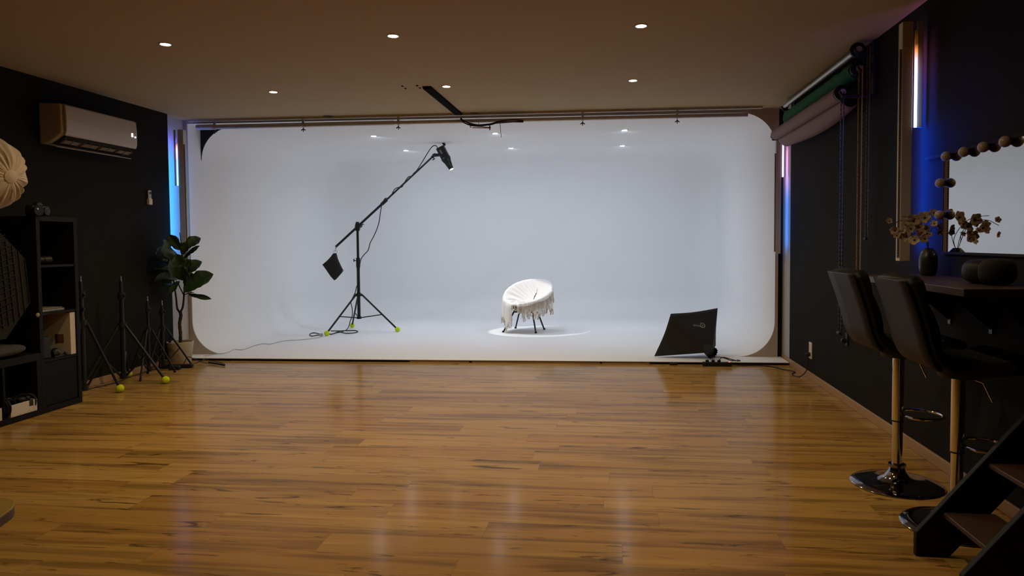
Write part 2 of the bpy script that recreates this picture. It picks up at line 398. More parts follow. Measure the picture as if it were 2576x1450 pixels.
rail_t = thing('background_rail', 'long grey metal background pole with wing bolts under the ceiling before the cove', 'rail', (-1.5, 7.72, 2.60))
def rp(x, dz=0, dy=0): return Vector((x, 7.745+.02*(x+1.5)+dy, 2.612+dz))
b = MB(); b.cyl(rp(-4.50), rp(-2.35), .026, n=20); b.cyl(rp(-2.40), rp(1.45), .022, n=20); b.build('pole', M_ALU, rail_t)
MB().cyl(rp(-4.62), rp(-4.42), .031, n=20).build('end_sleeve', M_ALU, rail_t)
b = MB(); a0, a1 = rp(-4.72, .078), rp(1.6, .078)
b.hexa([a0+Vector((0, -.02, -.016)), a1+Vector((0, -.02, -.016)), a1+Vector((0, .02, -.016)), a0+Vector((0, .02, -.016)), a0+Vector((0, -.02, .018)), a1+Vector((0, -.02, .03)), a1+Vector((0, .02, .03)), a0+Vector((0, .02, .018))]).build('ceiling_track', mat('beige_track', (.60, .56, .52), .5), rail_t, bevel=.002)
for x in (-4.41, -3.38, -2.30, -.28, .72):
    b = MB(); b.torus(rp(x), (1, 0, 0), .029, .006, 20, 6); b.obox(rp(x, .045), ((1, 0, 0), (0, 1, 0), (0, 0, 1)), (.012, .010, .022))
    c = b.build('hook_clamp', M_ALU, rail_t)
    b = MB(); b.cyl(rp(x, -.028), rp(x, -.075), .005, n=8)
    for s in (-1, 1): b.obox(rp(x+s*.013, -.052), ((s, 0, -.8), (0, 1, 0), (.8, 0, s)), (.013, .003, .005))
    b.build('wing_bolt', M_BMETAL, c)
b = MB(); pts = [atY(u, v, 7.66) for u, v in ((1158, 299), (1166, 306), (1185, 312), (1210, 314), (1235, 312), (1255, 308), (1285, 304), (1316, 303))]
for k in range(4):
    o_ = Vector((0, .012*k, .006*math.sin(k*2.1))); q = [p+o_+Vector((0, 0, .008*math.sin(i*1.3+k))) for i, p in enumerate(pts)]; b.tube(bez(q, 5), .007, 6)
tag(b.build('cable_bundle', M_BPLAST), 'sagging bundle of black cables along the ceiling rail at the duct end', 'cables')
ct = thing('spring_clamp', 'small grey clamp hanging under the ceiling rail in the middle', 'clamp', tuple(atY(1208, 322, 7.70)))
b = MB(); A_, B_ = atY(1184, 319, 7.70), atY(1232, 321, 7.70); b.tube(bez([A_+Vector((.01, 0, -.008)), A_+Vector((-.006, 0, 0)), A_+Vector((.015, 0, .012)), A_+Vector((.04, 0, .006)), B_], 5), .005, 6)
b.cyl(A_+Vector((.02, 0, -.012)), B_+Vector((0, 0, -.006)), .006, n=8); b.build('clamp_arm', M_STEEL, ct)
b = MB(); b.cyl(B_+Vector((0, 0, .03)), B_+Vector((0, 0, -.028)), .006, n=8); b.ball(B_, .012, 10, 8); b.build('clamp_knob', M_BMETAL, ct)
MB().cyl(atY(1204, 321, 7.70), atY(1204, 307, 7.70), .003, n=6).build('clamp_cord', M_BMETAL, ct)
tag(MB().tube([atY(1258, 308, 7.69), atY(1259, 325, 7.69), atY(1261, 346, 7.69)], .003, 6).build('hanging_cord', M_BPLAST), 'thin black cord end hanging straight down from the ceiling cables', 'cord')

# ---------------------------------------------------------------- LED wall lights
def wall_light(name, label, x0, x1, xe, y, ztop, zbot, ztube0, ztube1, tube_x, refl, strip_stops, strip_s, tube_stops, tube_s, wallside, slabm=None):
    """slab profile held off the wall, dotted strip on its outer edge, diodes on its back, lit tube beside it"""
    t = thing(name, label, 'wall light', ((x0+x1)/2, y, zbot), 'LED wall lights')
    o = Vector(t['_o'])
    MB().box(x0, x1, y-.012, y+.05, zbot, ztop).build('slab', slabm or mat('light_oak_slab', (.62, .52, .38), .55, var=.06, scale=6), t, bevel=.004)
    e0, e1 = (xe, xe-.013*wallside) if wallside > 0 else (xe, xe+.013)
    b = MB(); b.box(min(e0, e1), max(e0, e1), y-.006, y+.012, zbot+.02, ztop-.16); b.build('edge_strip', mat('dull_diode_strip', (.36, .32, .34), .5), t)
    b = MB(); z = zbot+.03; xc = (e0+e1)/2
    while z < ztop-.18: b.box(xc-.004, xc+.004, y-.008, y-.005, z, z+.006); z += .0145
    d = b.build('diode', mat('diode_dots', (.12, .11, .12), .4), t, smooth=False); d['kind'] = 'stuff'
    xw = x1 if wallside > 0 else x0
    b = MB(); b.box(min(xw, xw+.004*wallside), max(xw, xw+.004*wallside), y+.014, y+.044, zbot+.06, ztop-.10)
    s = b.build('light_strip', led(name+'_strip', .06, ztop-zbot-.10, strip_stops, strip_s), t, smooth=False)
    MB().cyl((tube_x, y-.012, ztube0), (tube_x, y-.012, ztube1), .0085, n=14).build('lamp_tube', led(name+'_tube', ztube0-zbot, ztube1-zbot, tube_stops, tube_s), t)
    b = MB(); b.box(min(refl), max(refl), y-.002, y+.008, ztube0, ztop); b.build('reflector', mat('clear_acrylic_pane', (.45, .47, .55), .18), t, bevel=.003)
    return t
BLUE = (.0, .075, 1.0); CYAN = (.0, .24, 1.0); PINK = (1.0, .22, .38); LAV = (.62, .42, 1.0); ORG = (1, .34, .12)
wall_light('led_wall_light', 'tall LED wall light on the dark right wall beside the mirror', 1.719, 1.781, 1.719, 4.50, 2.575, 1.165, 1.955, 2.52, 1.796, (1.806, 1.840),
    [(0, BLUE), (.62, BLUE), (.76, (.10, .06, .7)), (.88, (.28, .05, .20)), (1, (.12, .03, .02))], 78,
    [(0, (.70, .84, 1)), (.35, (.75, .74, 1)), (.58, (.85, .66, 1)), (.68, (1, .45, .5)), (.78, (.5, .17, .05)), (.86, (.05, .015, .0)), (1, (.004, .002, 0))], 2.4, 1)
wall_light('led_wall_light', 'tall LED wall light glowing blue behind the potted plant at the left', -4.672, -4.608, -4.608, 7.40, 2.545, 1.06, 1.935, 2.40, -4.684, (-4.725, -4.700),
    [(0, (0, .30, 1)), (.8, (0, .30, 1)), (.93, (.05, .16, 1)), (1, (.2, .1, .8))], 34,
    [(0, (.30, .62, 1)), (.6, (.30, .45, 1)), (.85, (1, .5, .5)), (1, (.1, .03, .05))], 2.0, -1, mat('grey_slab', (.56, .55, .54), .5))
wall_light('led_wall_light', 'tall LED wall light at the right edge of the white cove, pink over blue', 1.738, 1.790, 1.738, 7.79, 2.36, 1.15, 1.952, 2.33, 1.806, (1.815, 1.838),
    [(0, CYAN), (.50, CYAN), (.66, (.5, .38, 1)), (.85, (1, .42, .9)), (1, (1, .4, .8))], 11,
    [(0, (.9, .8, 1)), (.5, (.9, .7, 1)), (1, (1, .65, .95))], 1.6, 1, mat('grey_slab', (.56, .55, .54), .5))

# ---------------------------------------------------------------- air conditioner and its remote
ac = thing('air_conditioner', 'white wall-mounted air conditioner high on the dark left wall', 'air conditioner', (-4.72, 5.99, 2.15))
AY0, AY1 = 5.525, 6.455
def acprof(y, pr): return [(XL+dx, y, z) for dx, z in pr]
body = [(0, 2.145), (0, 2.485), (.20, 2.472), (.205, 2.23), (.165, 2.205), (.08, 2.150)]
MB().prism(acprof(AY0, body), (0, AY1-AY0, 0)).build('body', M_ACW, ac, bevel=.012, seg=3)
pan = [(.203, 2.475), (.222, 2.462), (.230, 2.36), (.228, 2.25), (.218, 2.216), (.203, 2.208)]
MB().prism(acprof(AY0+.025, pan), (0, AY1-AY0-.025, 0)).build('front_panel', M_ACW, ac, bevel=.006, seg=3)
b = MB(); b.hexa([(XL+.085, AY0+.05, 2.1455), (XL+.20, AY0+.05, 2.2035), (XL+.20, AY1-.03, 2.2035), (XL+.085, AY1-.03, 2.1455), (XL+.08, AY0+.05, 2.155), (XL+.195, AY0+.05, 2.213), (XL+.195, AY1-.03, 2.213), (XL+.08, AY1-.03, 2.155)])
b.build('vent_opening', M_VOID, ac, smooth=False)
b = MB()
for k in range(4):
    ya = AY0+.07+k*.222; b.obox((XL+.150, ya+.095, 2.168), ((0, 1, 0), (.9, 0, .42), (-.42, 0, .9)), (.092, .022, .0025))
    for q in (0.0, .09, .18): b.obox((XL+.15, ya+.01+q, 2.172), ((.9, 0, .42), (-.42, 0, .9), (0, 1, 0)), (.03, .010, .0015))
b.build('vane', mat('vane_plastic', (.26, .22, .18), .4), ac)
MB().hexa([(XL+.06, AY0+.03, 2.135), (XL+.135, AY0+.03, 2.118), (XL+.15, AY1+.015, 2.118), (XL+.06, AY1-.005, 2.135), (XL+.06, AY0+.03, 2.142), (XL+.135, AY0+.03, 2.124), (XL+.15, AY1+.015, 2.124), (XL+.06, AY1-.005, 2.142)]).build('louver', M_ACW, ac, bevel=.002)
yd = AY1-.075; b = MB(); xd = XL+.231
b.box(xd-.002, xd+.002, yd-.010, yd-.005, 2.316, 2.350); b.box(xd-.002, xd+.002, yd+.005, yd+.010, 2.316, 2.350)
for dz in (2.316, 2.331, 2.345): b.box(xd-.002, xd+.002, yd-.006, yd+.006, dz, dz+.005)
b.build('display', emit('white_display', (.9, .88, 1), 3.0), ac, smooth=False)
MB().ball((xd, yd+.042, 2.318), .0075, 10, 8).build('indicator_light', MATS['white_display'], ac)
rm = thing('remote_control', 'white remote control in its holder on the dark left wall', 'remote control', (XL, 6.93, 1.70))
MB().box(XL, XL+.030, 6.90, 6.955, 1.705, 1.765).build('holder', M_CREAM, rm, bevel=.004)
MB().box(XL+.008, XL+.024, 6.905, 6.95, 1.715, 1.852).build('handset', mat('remote_white', (.72, .68, .64), .35), rm, bevel=.006)
b = MB(); b.box(XL+.0235, XL+.0255, 6.912, 6.943, 1.812, 1.838); b.build('screen', M_BPLAST, rm)
b = MB()
for i in range(3):
    for j in range(3): b.box(XL+.0235, XL+.026, 6.912+i*.012, 6.920+i*.012, 1.775+j*.012, 1.782+j*.012)
b.build('button', mat('grey_button', (.3, .3, .3), .5), rm)

# ---------------------------------------------------------------- black shelving
tw = thing('shelf_tower', 'tall narrow black shelf unit of four cubes against the left wall', 'shelf', (-4.52, 5.21, 0))
SX0, SX1, SY0, SY1 = -4.715, -4.325, 5.0, 5.42
b = MB(); b.box(SX0, SX1, SY0, SY0+.036, 0, 1.52); b.box(SX0, SX1, SY1-.036, SY1, 0, 1.52); b.box(SX0, SX1, SY0+.036, SY1-.036, 1.482, 1.52); b.box(SX0, SX1, SY0+.036, SY1-.036, 0.0, .045)
b.build('frame', M_SHELF, tw, bevel=.002)
MB().box(SX0, SX0+.006, SY0+.036, SY1-.036, .045, 1.482).build('back_board', M_VOID, tw)
for z in (.392, .758, 1.125): MB().box(SX0+.006, SX1-.004, SY0+.036, SY1-.036, z, z+.018).build('shelf_board', M_SHELF, tw)
d = MB().box(SX1-.022, SX1-.008, SY0+.040, SY1-.040, .05, .388).build('door', mat('door_insert', (.007, .007, .0072), .6, spec=.15), tw, bevel=.002)
lb = thing('shelf_bench', 'low black cube shelf lying along the left wall in front of the tall shelf', 'shelf', (-4.52, 4.4, 0))
b = MB(); b.box(SX0, SX1+.005, 3.86, 4.995, .42, .475); b.box(SX0, SX1+.005, 3.86, 4.995, .0, .045)
for y in (3.86, 4.28, 4.645): b.box(SX0, SX1+.005, y, y+.02, .045, .42)
b.box(SX0, SX1+.005, 4.955, 4.995, .045, .42); b.build('frame', M_SHELF, lb, bevel=.002)
MB().box(SX0, SX0+.006, 3.88, 4.955, .045, .42).build('back_board', M_VOID, lb)
def tray(y0, y1, label):
    t = thing('storage_tray', label, 'tray', (-4.42, (y0+y1)/2, .045), 'white trays in the low shelf')
    b = MB(); x0, x1, z0, z1, w = -4.55, -4.318, .0455, .135, .006
    b.box(x0, x1, y0, y1, z0, z0+w)
    for a in ((x0, x0+w, y0, y1), (x0, x1, y0, y0+w), (x0, x1, y1-w, y1)): b.box(*a, z0+w, z1)
    b.box(x1-w, x1, y0, y1-.075, z0+w, z1); b.box(x1-w, x1, y1-.035, y1, z0+w, z1); b.box(x1-w, x1, y1-.076, y1-.034, z0+w, z1-.045)
    b.build('tray_body', mat('white_tray', (.62, .57, .52), .45), t, bevel=.004); return t
tray(4.70, 4.945, 'white storage tray of black gadgets on the lower shelf under the cushion')
tray(4.36, 4.628, 'white storage tray cut off by the left edge of the photo')
b = MB(); b.box(-4.50, -4.40, 4.715, 4.79, .052, .155); b.box(-4.49, -4.37, 4.80, 4.86, .052, .15); b.ball((-4.36, 4.84, .15), .03, 12, 8, (1, 1.2, .7)); b.ball((-4.36, 4.90, .145), .022, 12, 8)
tag(b.build('gadget_pile', M_BPLAST, bevel=.005), 'black photo gadgets lying in the white storage tray', 'gadgets')
b = MB(); pts = [(-4.335, 4.925, .05+.0), (-4.32, 4.93, .12), (-4.34, 4.925, .165), (-4.40, 4.90, .17), (-4.46, 4.87, .15)]; b.tube(bez(pts, 6), .009, 8)
tag(b.build('black_strap', M_BFAB), 'black strap looping out through the notch of the white tray', 'strap')
b = MB()
for k in range(6): b.torus((-4.36+.004*k, 4.672+.001*k, .12+.006*math.sin(k*2)), (.25, 1, .1*math.sin(k)), .055+.004*(k % 3), .005, 24, 6)
tag(b.build('cable_coil', M_BPLAST), 'coiled black cable standing beside the white tray in the low shelf', 'cable')
# photographic odds and ends
def camera_body(x, y, z, w, hgt, d, label, hump=True, ry=0):
    t = thing('camera_body', label, 'camera', (x, y, z))
    MB().box(x-d/2, x+d/2, y-w/2, y+w/2, z, z+hgt).build('body', M_BPLAST, t, bevel=.012, seg=3)
    if hump: MB().hexa([(x-d*.3, y-w*.2, z+hgt-.002), (x+d*.4, y-w*.2, z+hgt-.002), (x+d*.4, y+w*.2, z+hgt-.002), (x-d*.3, y+w*.2, z+hgt-.002), (x-d*.2, y-w*.12, z+hgt+.025), (x+d*.3, y-w*.12, z+hgt+.025), (x+d*.3, y+w*.12, z+hgt+.025), (x-d*.2, y+w*.12, z+hgt+.025)]).build('viewfinder', M_BPLAST, t, bevel=.004)
    MB().lathe((x+d/2-.002, y, z+hgt*.48), (1, 0, 0), [(0, hgt*.42), (.03, hgt*.42), (.032, hgt*.36), (.05, hgt*.36), (.052, hgt*.30)], 24).build('lens', M_BMETAL, t)
    return t
camera_body(-4.42, 5.13, 1.5205, .17, .085, .07, 'black camera standing on top of the tall shelf')
t = thing('studio_flash', 'small dark flash head with a bright dot, left of the camera on the shelf top', 'flash', (-4.36, 5.01, 1.52))
MB().lathe((-4.40, 5.03, 1.5605), (1, -.2, 0), [(0, .026), (.07, .028), (.075, .036), (.10, .038)], 20).build('flash_tube', M_BMETAL, t)
MB().box(-4.40, -4.33, 5.01, 5.05, 1.5205, 1.545).build('flash_base', M_BPLAST, t, bevel=.004)
MB().ball((-4.302, 4.995, 1.572), .008, 10, 8).build('knob', mat('bright_steel', (.9, .88, .85), .2, metal=.6), t)
b = MB(); b.lathe((-4.45, 5.08, 1.1435+.036), (.3, 1, 0), [(0, .036), (.03, .036), (.032, .030), (.09, .030), (.093, .034), (.15, .034)], 24); b.box(-4.48, -4.41, 5.045, 5.075, 1.1435, 1.195)
tag(b.build('zoom_lens', M_BMETAL, bevel=.002), 'black camera lens lying on the second shelf from the top', 'lens')
b = MB(); b.box(-4.66, -4.36, 5.045, 5.30, .7765, .795); b.box(-4.65, -4.37, 5.05, 5.29, .7965, .803)
tag(b.build('slim_case', mat('pale_grey_plastic', (.22, .20, .18), .4), bevel=.003), 'flat pale grey case lying on the middle shelf of the tall unit', 'case')
t = thing('white_box', 'white cardboard box with a small printed square, upright in the third cube down', 'box', (-4.5, 5.36, .41))
MB().box(-4.70, -4.335, 5.325, 5.380, .4105, .752).build('carton', mat('white_card', (.62, .55, .46), .6, var=.04), t, bevel=.002)
MB().box(-4.47, -4.395, 5.3235, 5.3255, .505, .575).build('print_patch', mat('brown_print', (.20, .085, .05), .6), t)
b = MB(); b.box(-4.465, -4.445, 5.322, 5.324, .505, .575); b.build('print_edge', mat('dark_print', (.05, .035, .03), .6), t)
b = MB(); b.box(-4.44, -4.365, 5.06, 5.155, .4105, .58); tag(b.build('battery_pack', M_BPLAST, bevel=.006), 'upright black box before the white carton on the shelf', 'box')
b = MB(); b.ball((-4.38, 5.215, .446), .035, 16, 12); b.lathe((-4.38, 5.175, .438), (.2, 1, 0), [(0, .027), (.03, .027), (.032, .02)], 18); b.box(-4.42, -4.35, 5.17, 5.30, .4105, .42); b.ball((-4.355, 5.285, .425), .014, 10, 8)
tag(b.build('webcam', mat('gloss_black', (.015, .015, .016), .15)), 'small glossy black ball camera at the foot of the white carton', 'camera')

# things piled on the low bench
b = MB()
def cush(u, v):
    x = -4.50+.20*(1 if math.cos(u*2*PI) > 0 else -1)*abs(math.cos(u*2*PI))**.5*math.cos((v-.5)*PI)**.45; y = 4.62+.30*(1 if math.sin(u*2*PI) > 0 else -1)*abs(math.sin(u*2*PI))**.5*math.cos((v-.5)*PI)**.45
    return Vector((x, y, .525+.045*math.sin((v-.5)*PI)+.004*math.sin(x*30)))
b.grid(cush, 48, 12, True)
tag(b.build('seat_cushion', mat('charcoal_cloth', (.045, .043, .043), .9, var=.15, bump=.3, bscale=200)), 'flat charcoal cushion lying on the low black shelf', 'cushion')
hs = thing('honeycomb_softbox', 'large black softbox with a diagonal fabric grid leaning over the low shelf', 'softbox', (-4.5, 4.60, .58))
b = MB(); c0 = Vector((-4.45, 4.62, 1.03)); nrm = Vector((.93, -.30, .12)).normalized(); up_ = Vector((0, 0, 1)); sd = up_.cross(nrm).normalized(); up_ = nrm.cross(sd)
octp = [c0+sd*(.35*math.cos(PI/8+i*PI/4))+up_*(.45*math.sin(PI/8+i*PI/4)) for i in range(8)]
b.prism(octp, -nrm*.07); b.build('rim', M_BFAB, hs, smooth=False)
b = MB()
for k in range(-9, 10):
    o_ = c0+nrm*.004+up_*(.045*k); hw = .33*math.sqrt(max(0, 1-(.045*k/.43)**2)); b.obox(o_, (sd*.93+up_*.36, nrm, up_), (hw*.84, .006, .0022))
    o_ = c0+nrm*.004+sd*(.04*k); hh = .42*math.sqrt(max(0, 1-(.04*k/.36)**2)); b.obox(o_, (up_, nrm, sd), (hh*.86, .006, .0018))
b.build('fabric_grid', mat('grid_web', (.014, .014, .014), .8), hs, smooth=False)
b = MB(); b.lathe(c0-nrm*.07, -nrm, [(0, .34), (.10, .22), (.16, .08)], 8); b.build('back_cloth', M_BFAB, hs, smooth=False)
MB().ball(atX(95, 793, -4.30), .017, 16, 10, (.5, 1, 1)).build('knob', mat('ivory_knob', (.30, .26, .20), .5), hs)

# white lantern softbox at the left edge, on its own stand out of frame
oc = thing('octagon_softbox', 'round wrinkled white cloth softbox cut off by the left edge', 'softbox', (-4.235, 4.5, 1.5))
c0 = Vector((-4.262, 4.50, 1.795)); ax = Vector((.99, -.03, -.13)).normalized()
u_ = ax.cross(Vector((0, 0, 1))).normalized(); w_ = ax.cross(u_)
def octa(u, v):
    a = u*2*PI; ph = v*PI*.62
    rad = .255*(1+.04*abs(math.cos(a*4))*math.sin(ph))
    wr = .012*math.sin(a*17+1.9*math.sin(a*5))*math.exp(-((v-.33)/.2)**2)+.006*math.sin(a*41)*math.exp(-((v-.2)/.1)**2)
    rr_ = (rad+wr)*math.sin(ph)**.86; hh = .205*math.cos(ph)+wr*.6
    return c0+u_*math.cos(a)*rr_+w_*math.sin(a)*rr_+ax*hh
b = MB(); b.grid(octa, 160, 28, True); b.build('cloth_cover', mat('white_diffusion_cloth', (.52, .42, .32), .85, var=.05, scale=5, bump=.1, bscale=150), oc, angle=80)
b = MB()
def knob_(u, v):
    a = u*2*PI; r = .046*v; return c0+ax*(.205+.012*math.cos(v*PI/2)+.002)+u_*math.cos(a)*r*1.15+w_*math.sin(a)*r
b.grid(knob_, 32, 8, True); b.build('centre_patch', MATS['white_diffusion_cloth'], oc)
b = MB(); p = c0-ax*.12; b.cyl(p, p-ax*.13, .06, .05, 20); b.build('flash_head', M_BPLAST, oc)
q = p-ax*.10; b = MB(); b.cyl((q.x, q.y, q.z), (XL+.02, q.y+.02, q.z), .016, n=12); b.lathe((XL, q.y+.02, q.z), (1, 0, 0), [(.0005, .05), (.012, .05), (.014, .03), (.04, .03)], 20); b.build('wall_arm', M_BMETAL, oc)

# ---------------------------------------------------------------- light stands by the left wall
def tripod(c, top, collar, feet, label, balls, rp_=.014, rleg=.010, tip=True, zb=.07, arm=None):
    c = Vector(c); t = thing('light_stand', label, 'light stand', (c.x, c.y, 0), 'black light stands along the left wall')
    P = lambda z: Vector((c.x, c.y, z))
    b = MB(); b.cyl(P(zb), P(collar+.12*(top-collar)), rp_*1.15, n=14); b.cyl(P(collar), P(collar+.62*(top-collar)), rp_, n=14); b.cyl(P(collar+.55*(top-collar)), P(top-.045), rp_*.78, n=14); b.build('pole', M_BMETAL, t)
    b = MB(); b.cyl(P(collar-.022), P(collar+.022), rp_*2.1, n=16); b.build('collar', M_BPLAST, t)
    zc = collar+.60*(top-collar)
    b = MB(); b.cyl(P(zc-.028), P(zc+.028), rp_*1.7, n=14); b.cyl(P(zc), P(zc)+Vector((.034, -.01, 0)), .005, n=8); b.ball(P(zc)+Vector((.040, -.012, 0)), .011, 10, 8, (1, 1, 1.5)); b.build('clamp_knob', M_BPLAST, t)
    b = MB(); b.lathe(P(top-.046), (0, 0, 1), [(0, .008), (.018, .008), (.020, .005), (.026, .005), (.028, .008), (.045, .0075)], 12); b.build('spigot', M_STEEL, t)
    MB().cyl(P(zb-.02), P(zb+.03), rp_*1.9, n=16).build('lower_collar', M_BPLAST, t)
    for (fx, fy), ball in zip(feet, balls):
        f = Vector((fx, fy, .036 if ball else .010)); d = Vector((fx-c.x, fy-c.y, 0)).normalized()
        top_ = P(collar)+d*.032
        lg = MB().cyl(top_, f, rleg, n=10).build('leg', M_BMETAL, t)
        mid = top_.lerp(f, .52); MB().tube([P(zb)+d*.02, mid], rleg*.75, 8).build('brace', M_BMETAL, t)
        if ball: MB().ball(f, .0345, 20, 14).build('tennis_ball', M_TENNIS, lg)
        else: MB().cyl(f+Vector((0, 0, .018))-d*.008, f-Vector((0, 0, .009)), rleg*1.35, n=10).build('rubber_foot', M_BPLAST, lg)
    if arm: MB().box(*arm).build('side_clamp', M_BPLAST, t, bevel=.004)
    return t
def around(c, f, n=3):
    v = Vector(f)-Vector(c); out = []
    for k in range(n):
        a = 2*PI*k/n; out.append((c[0]+v.x*math.cos(a)-v.y*math.sin(a), c[1]+v.x*math.sin(a)+v.y*math.cos(a)))
    return out
tripod((-4.475, 5.63), 1.03, .635, [(-4.27, 5.80), (-4.66, 5.83), (-4.44, 5.46)], 'black light stand nearest the tall shelf, tennis balls on its feet', (1, 0, 1), .018, .0115, arm=(-4.54, -4.43, 5.60, 5.62, .735, .765))
tripod((-4.50, 6.17), 1.005, .545, [(-4.105, 6.20), (-4.67, 6.47), (-4.67, 5.86)], 'second black light stand from the shelf, tennis balls on its feet', (1, 1, 1), .018, .0125)
tripod((-4.49, 6.53), .79, .46, [(-4.37, 6.76), (-4.68, 6.50), (-4.42, 6.29)], 'thin low black light stand with plain feet, third from the shelf', (0, 0, 0), .0115, .009)
tripod((-4.56, 6.86), .72, .435, [(-4.385, 7.09), (-4.685, 6.98), (-4.60, 6.66)], 'lowest black light stand, directly before the potted plant', (0, 0, 0), .013, .009)

# ---------------------------------------------------------------- potted fiddle-leaf plant
pl = thing('potted_plant', 'fiddle-leaf fig with dark leaves in a beige pot at the left of the cove', 'plant', (-4.60, 7.22, 0))
pc = Vector((-4.600, 7.22, 0))
MB().lathe(pc, (0, 0, 1), [(.002, .10), (.01, .105), (.245, .135), (.25, .132), (.248, .124), (.21, .120), (.20, .12)], 40).build('pot', mat('beige_pot', (.50, .42, .33), .6, var=.03), pl)
MB().lathe(pc, (0, 0, 1), [(.195, .119), (.215, .10), (.22, .03)], 24).build('soil', mat('soil', (.03, .02, .015), .95, var=.4, scale=60, bump=.8, bscale=80), pl)
PY = 7.20
def pp(u, v, dy=0): return atY(u, v, PY+dy)
b = MB()
b.tube(bez([(pc.x, pc.y, .20), pp(454, 840), pp(452, 815), pp(455, 795), pp(453, 783)], 6), [.0175+.0015*math.sin(i*2.1) for i in range(25)], 10)
b.tube(bez([pp(453, 787), pp(446, 776), pp(443, 750), pp(438, 715), pp(432, 680, -.03), pp(420, 655, -.05)], 6), [.012-.0002*i for i in range(31)], 8)
b.tube(bez([pp(453, 787), pp(460, 772), pp(463, 740), pp(464, 705), pp(460, 660), pp(457, 625), pp(454, 598), pp(452, 585)], 6), [.012-.0002*i for i in range(43)], 8)
b.tube(bez([pp(463, 745), pp(452, 722), pp(446, 708)], 5), .006, 6)
b.tube(bez([pp(464, 742, -.02), pp(474, 738, -.05), pp(487, 736, -.08)], 5), .005, 6)
b.build('trunk', mat('dark_bark', (.035, .026, .022), .85, var=.3, scale=40, bump=.6, bscale=90), pl)
leaves = [(456, 630, 502, 596, 42, -.06, .02), (455, 628, 424, 593, 38, -.04, -.04), (461, 652, 498, 617, 17, .05, .06), (452, 655, 398, 612, 58, -.02, -.10), (450, 662, 381, 628, 46, .06, -.03),
          (460, 695, 503, 655, 48, -.08, -.02), (462, 735, 530, 686, 66, -.10, -.06), (447, 705, 384, 694, 54, -.02, -.08), (445, 714, 397, 722, 34, .04, .02), (455, 692, 413, 655, 60, -.06, -.12),
          (474, 741, 527, 751, 17, -.06, -.10), (456, 695, 440, 640, 58, -.10, -.14), (458, 706, 474, 652, 56, -.04, -.04), (450, 708, 428, 735, 34, -.08, -.12), (450, 690, 388, 668, 52, .08, .05), (458, 640, 470, 612, 36, -.12, -.14), (457, 706, 455, 670, 66, -.15, -.2), (460, 712, 500, 700, 46, -.02, .05)]
b = MB()
for i, (u0, v0, u1, v1, wpx, d0, d1) in enumerate(leaves):
    a = pp(u0, v0, d0); e = pp(u1, v1, d1-(.32 if u1 < 420 else (.12 if u1 < 435 else 0))); L = e-a; ln = L.length; t = L.normalized()
    wd = wpx/251*.5; nrm = Vector((random.uniform(-.3, .3), -1, random.uniform(.2, .7))).normalized(); s = t.cross(nrm).normalized(); nrm = s.cross(t).normalized()
    def lf(u, v, a=a, L=L, ln=ln, wd=wd, s=s, nrm=nrm, i=i):
        prof = (math.sin(min(1, u*1.02)*PI)**.55)*(.62+.42*u-.18*math.exp(-((u-.42)/.13)**2))
        if u >= .999: prof = .0
        x = (v-.5)*2; wob = .035*math.sin(u*13+i)*x*x*wd*6
        return a+L*u+s*(x*wd*prof)+nrm*(abs(x)*wd*.35*prof+wob*.25-.10*ln*u*u*1.2+.004*math.sin(u*30)*abs(x))
    b.grid(lf, 18, 9)
b.build('foliage', mat('dark_green_leaf', (.030, .060, .026), .38, var=.3, scale=9, bump=.15, bscale=40), pl, solid=.0012, angle=60)

# ---------------------------------------------------------------- power strips and cables at the left
t = thing('power_strip', 'black power strip with a red light on the floor before the plant pot', 'power strip', (-4.56, 6.99, 0))
MB().obox((-4.50, 7.00, .020), ((.97, .24, 0), (-.24, .97, 0), (0, 0, 1)), (.155, .028, .019)).build('strip_body', M_BPLAST, t, bevel=.005)
MB().obox((-4.64, 6.962, .041), ((1, 0, 0), (0, 1, 0), (0, 0, 1)), (.008, .006, .003)).build('switch_light', emit('red_pilot', (1, .12, .08), 1.6), t)
tag(MB().obox((-4.46, 6.895, .022), ((.97, .24, 0), (-.24, .97, 0), (0, 0, 1)), (.055, .03, .021)).build('power_adapter', M_BPLAST, bevel=.008), 'black power adapter brick in front of the left power strip', 'adapter')
b = MB()
for k, P in enumerate([[(-4.62, 6.93, .03), (-4.66, 6.75, .008), (-4.65, 6.45, .006), (-4.60, 6.2, .006), (-4.63, 5.95, .006), (-4.66, 5.7, .006)],
                       [(-4.36, 7.03, .03), (-4.30, 7.16, .06), (-4.38, 7.28, .05), (-4.30, 7.36, .012), (-4.20, 7.32, .006), (-4.10, 7.22, .006)],
                       [(-4.45, 7.04, .04), (-4.44, 7.10, .10), (-4.40, 7.15, .07), (-4.30, 7.20, .02), (-4.22, 7.28, .008)]]):
    b.tube(bez(P, 8), .0042, 6)
tag(b.build('extension_cord', M_BPLAST), 'tangled black cords on the floor around the left power strip', 'cord')
b = MB(); b.cyl((-4.30, 7.26, .018), (-4.06, 7.02+.12, .012), .010, n=10); b.ball((-4.06, 7.14, .014), .013, 10, 8)
tag(b.build('black_rod', M_BMETAL), 'short black rod lying on the floor right of the plant pot', 'rod')
wc = thing('extension_cord', 'thin white extension cord crossing the cove floor from the boom stand leftwards', 'cord', (-4.1, 8.5, .031))
P = [atZ(u, v, .036) for u, v in ((812, 846), (800, 850), (760, 855), (715, 858), (680, 866), (664, 865), (640, 870), (612, 880), (590, 880), (570, 888), (540, 892), (515, 896))]
MB().tube(bez(P, 6), .0048, 6).build('cord', mat('white_cord', (.50, .48, .46), .5), wc)
b = MB(); p = atZ(808, 846, .031); b.obox(p+Vector((0, 0, .02)), ((1, .2, 0), (-.2, 1, 0), (0, 0, 1)), (.024, .022, .019)); b.build('socket_end', mat('clear_grey_plastic', (.42, .43, .44), .3), wc, bevel=.008)

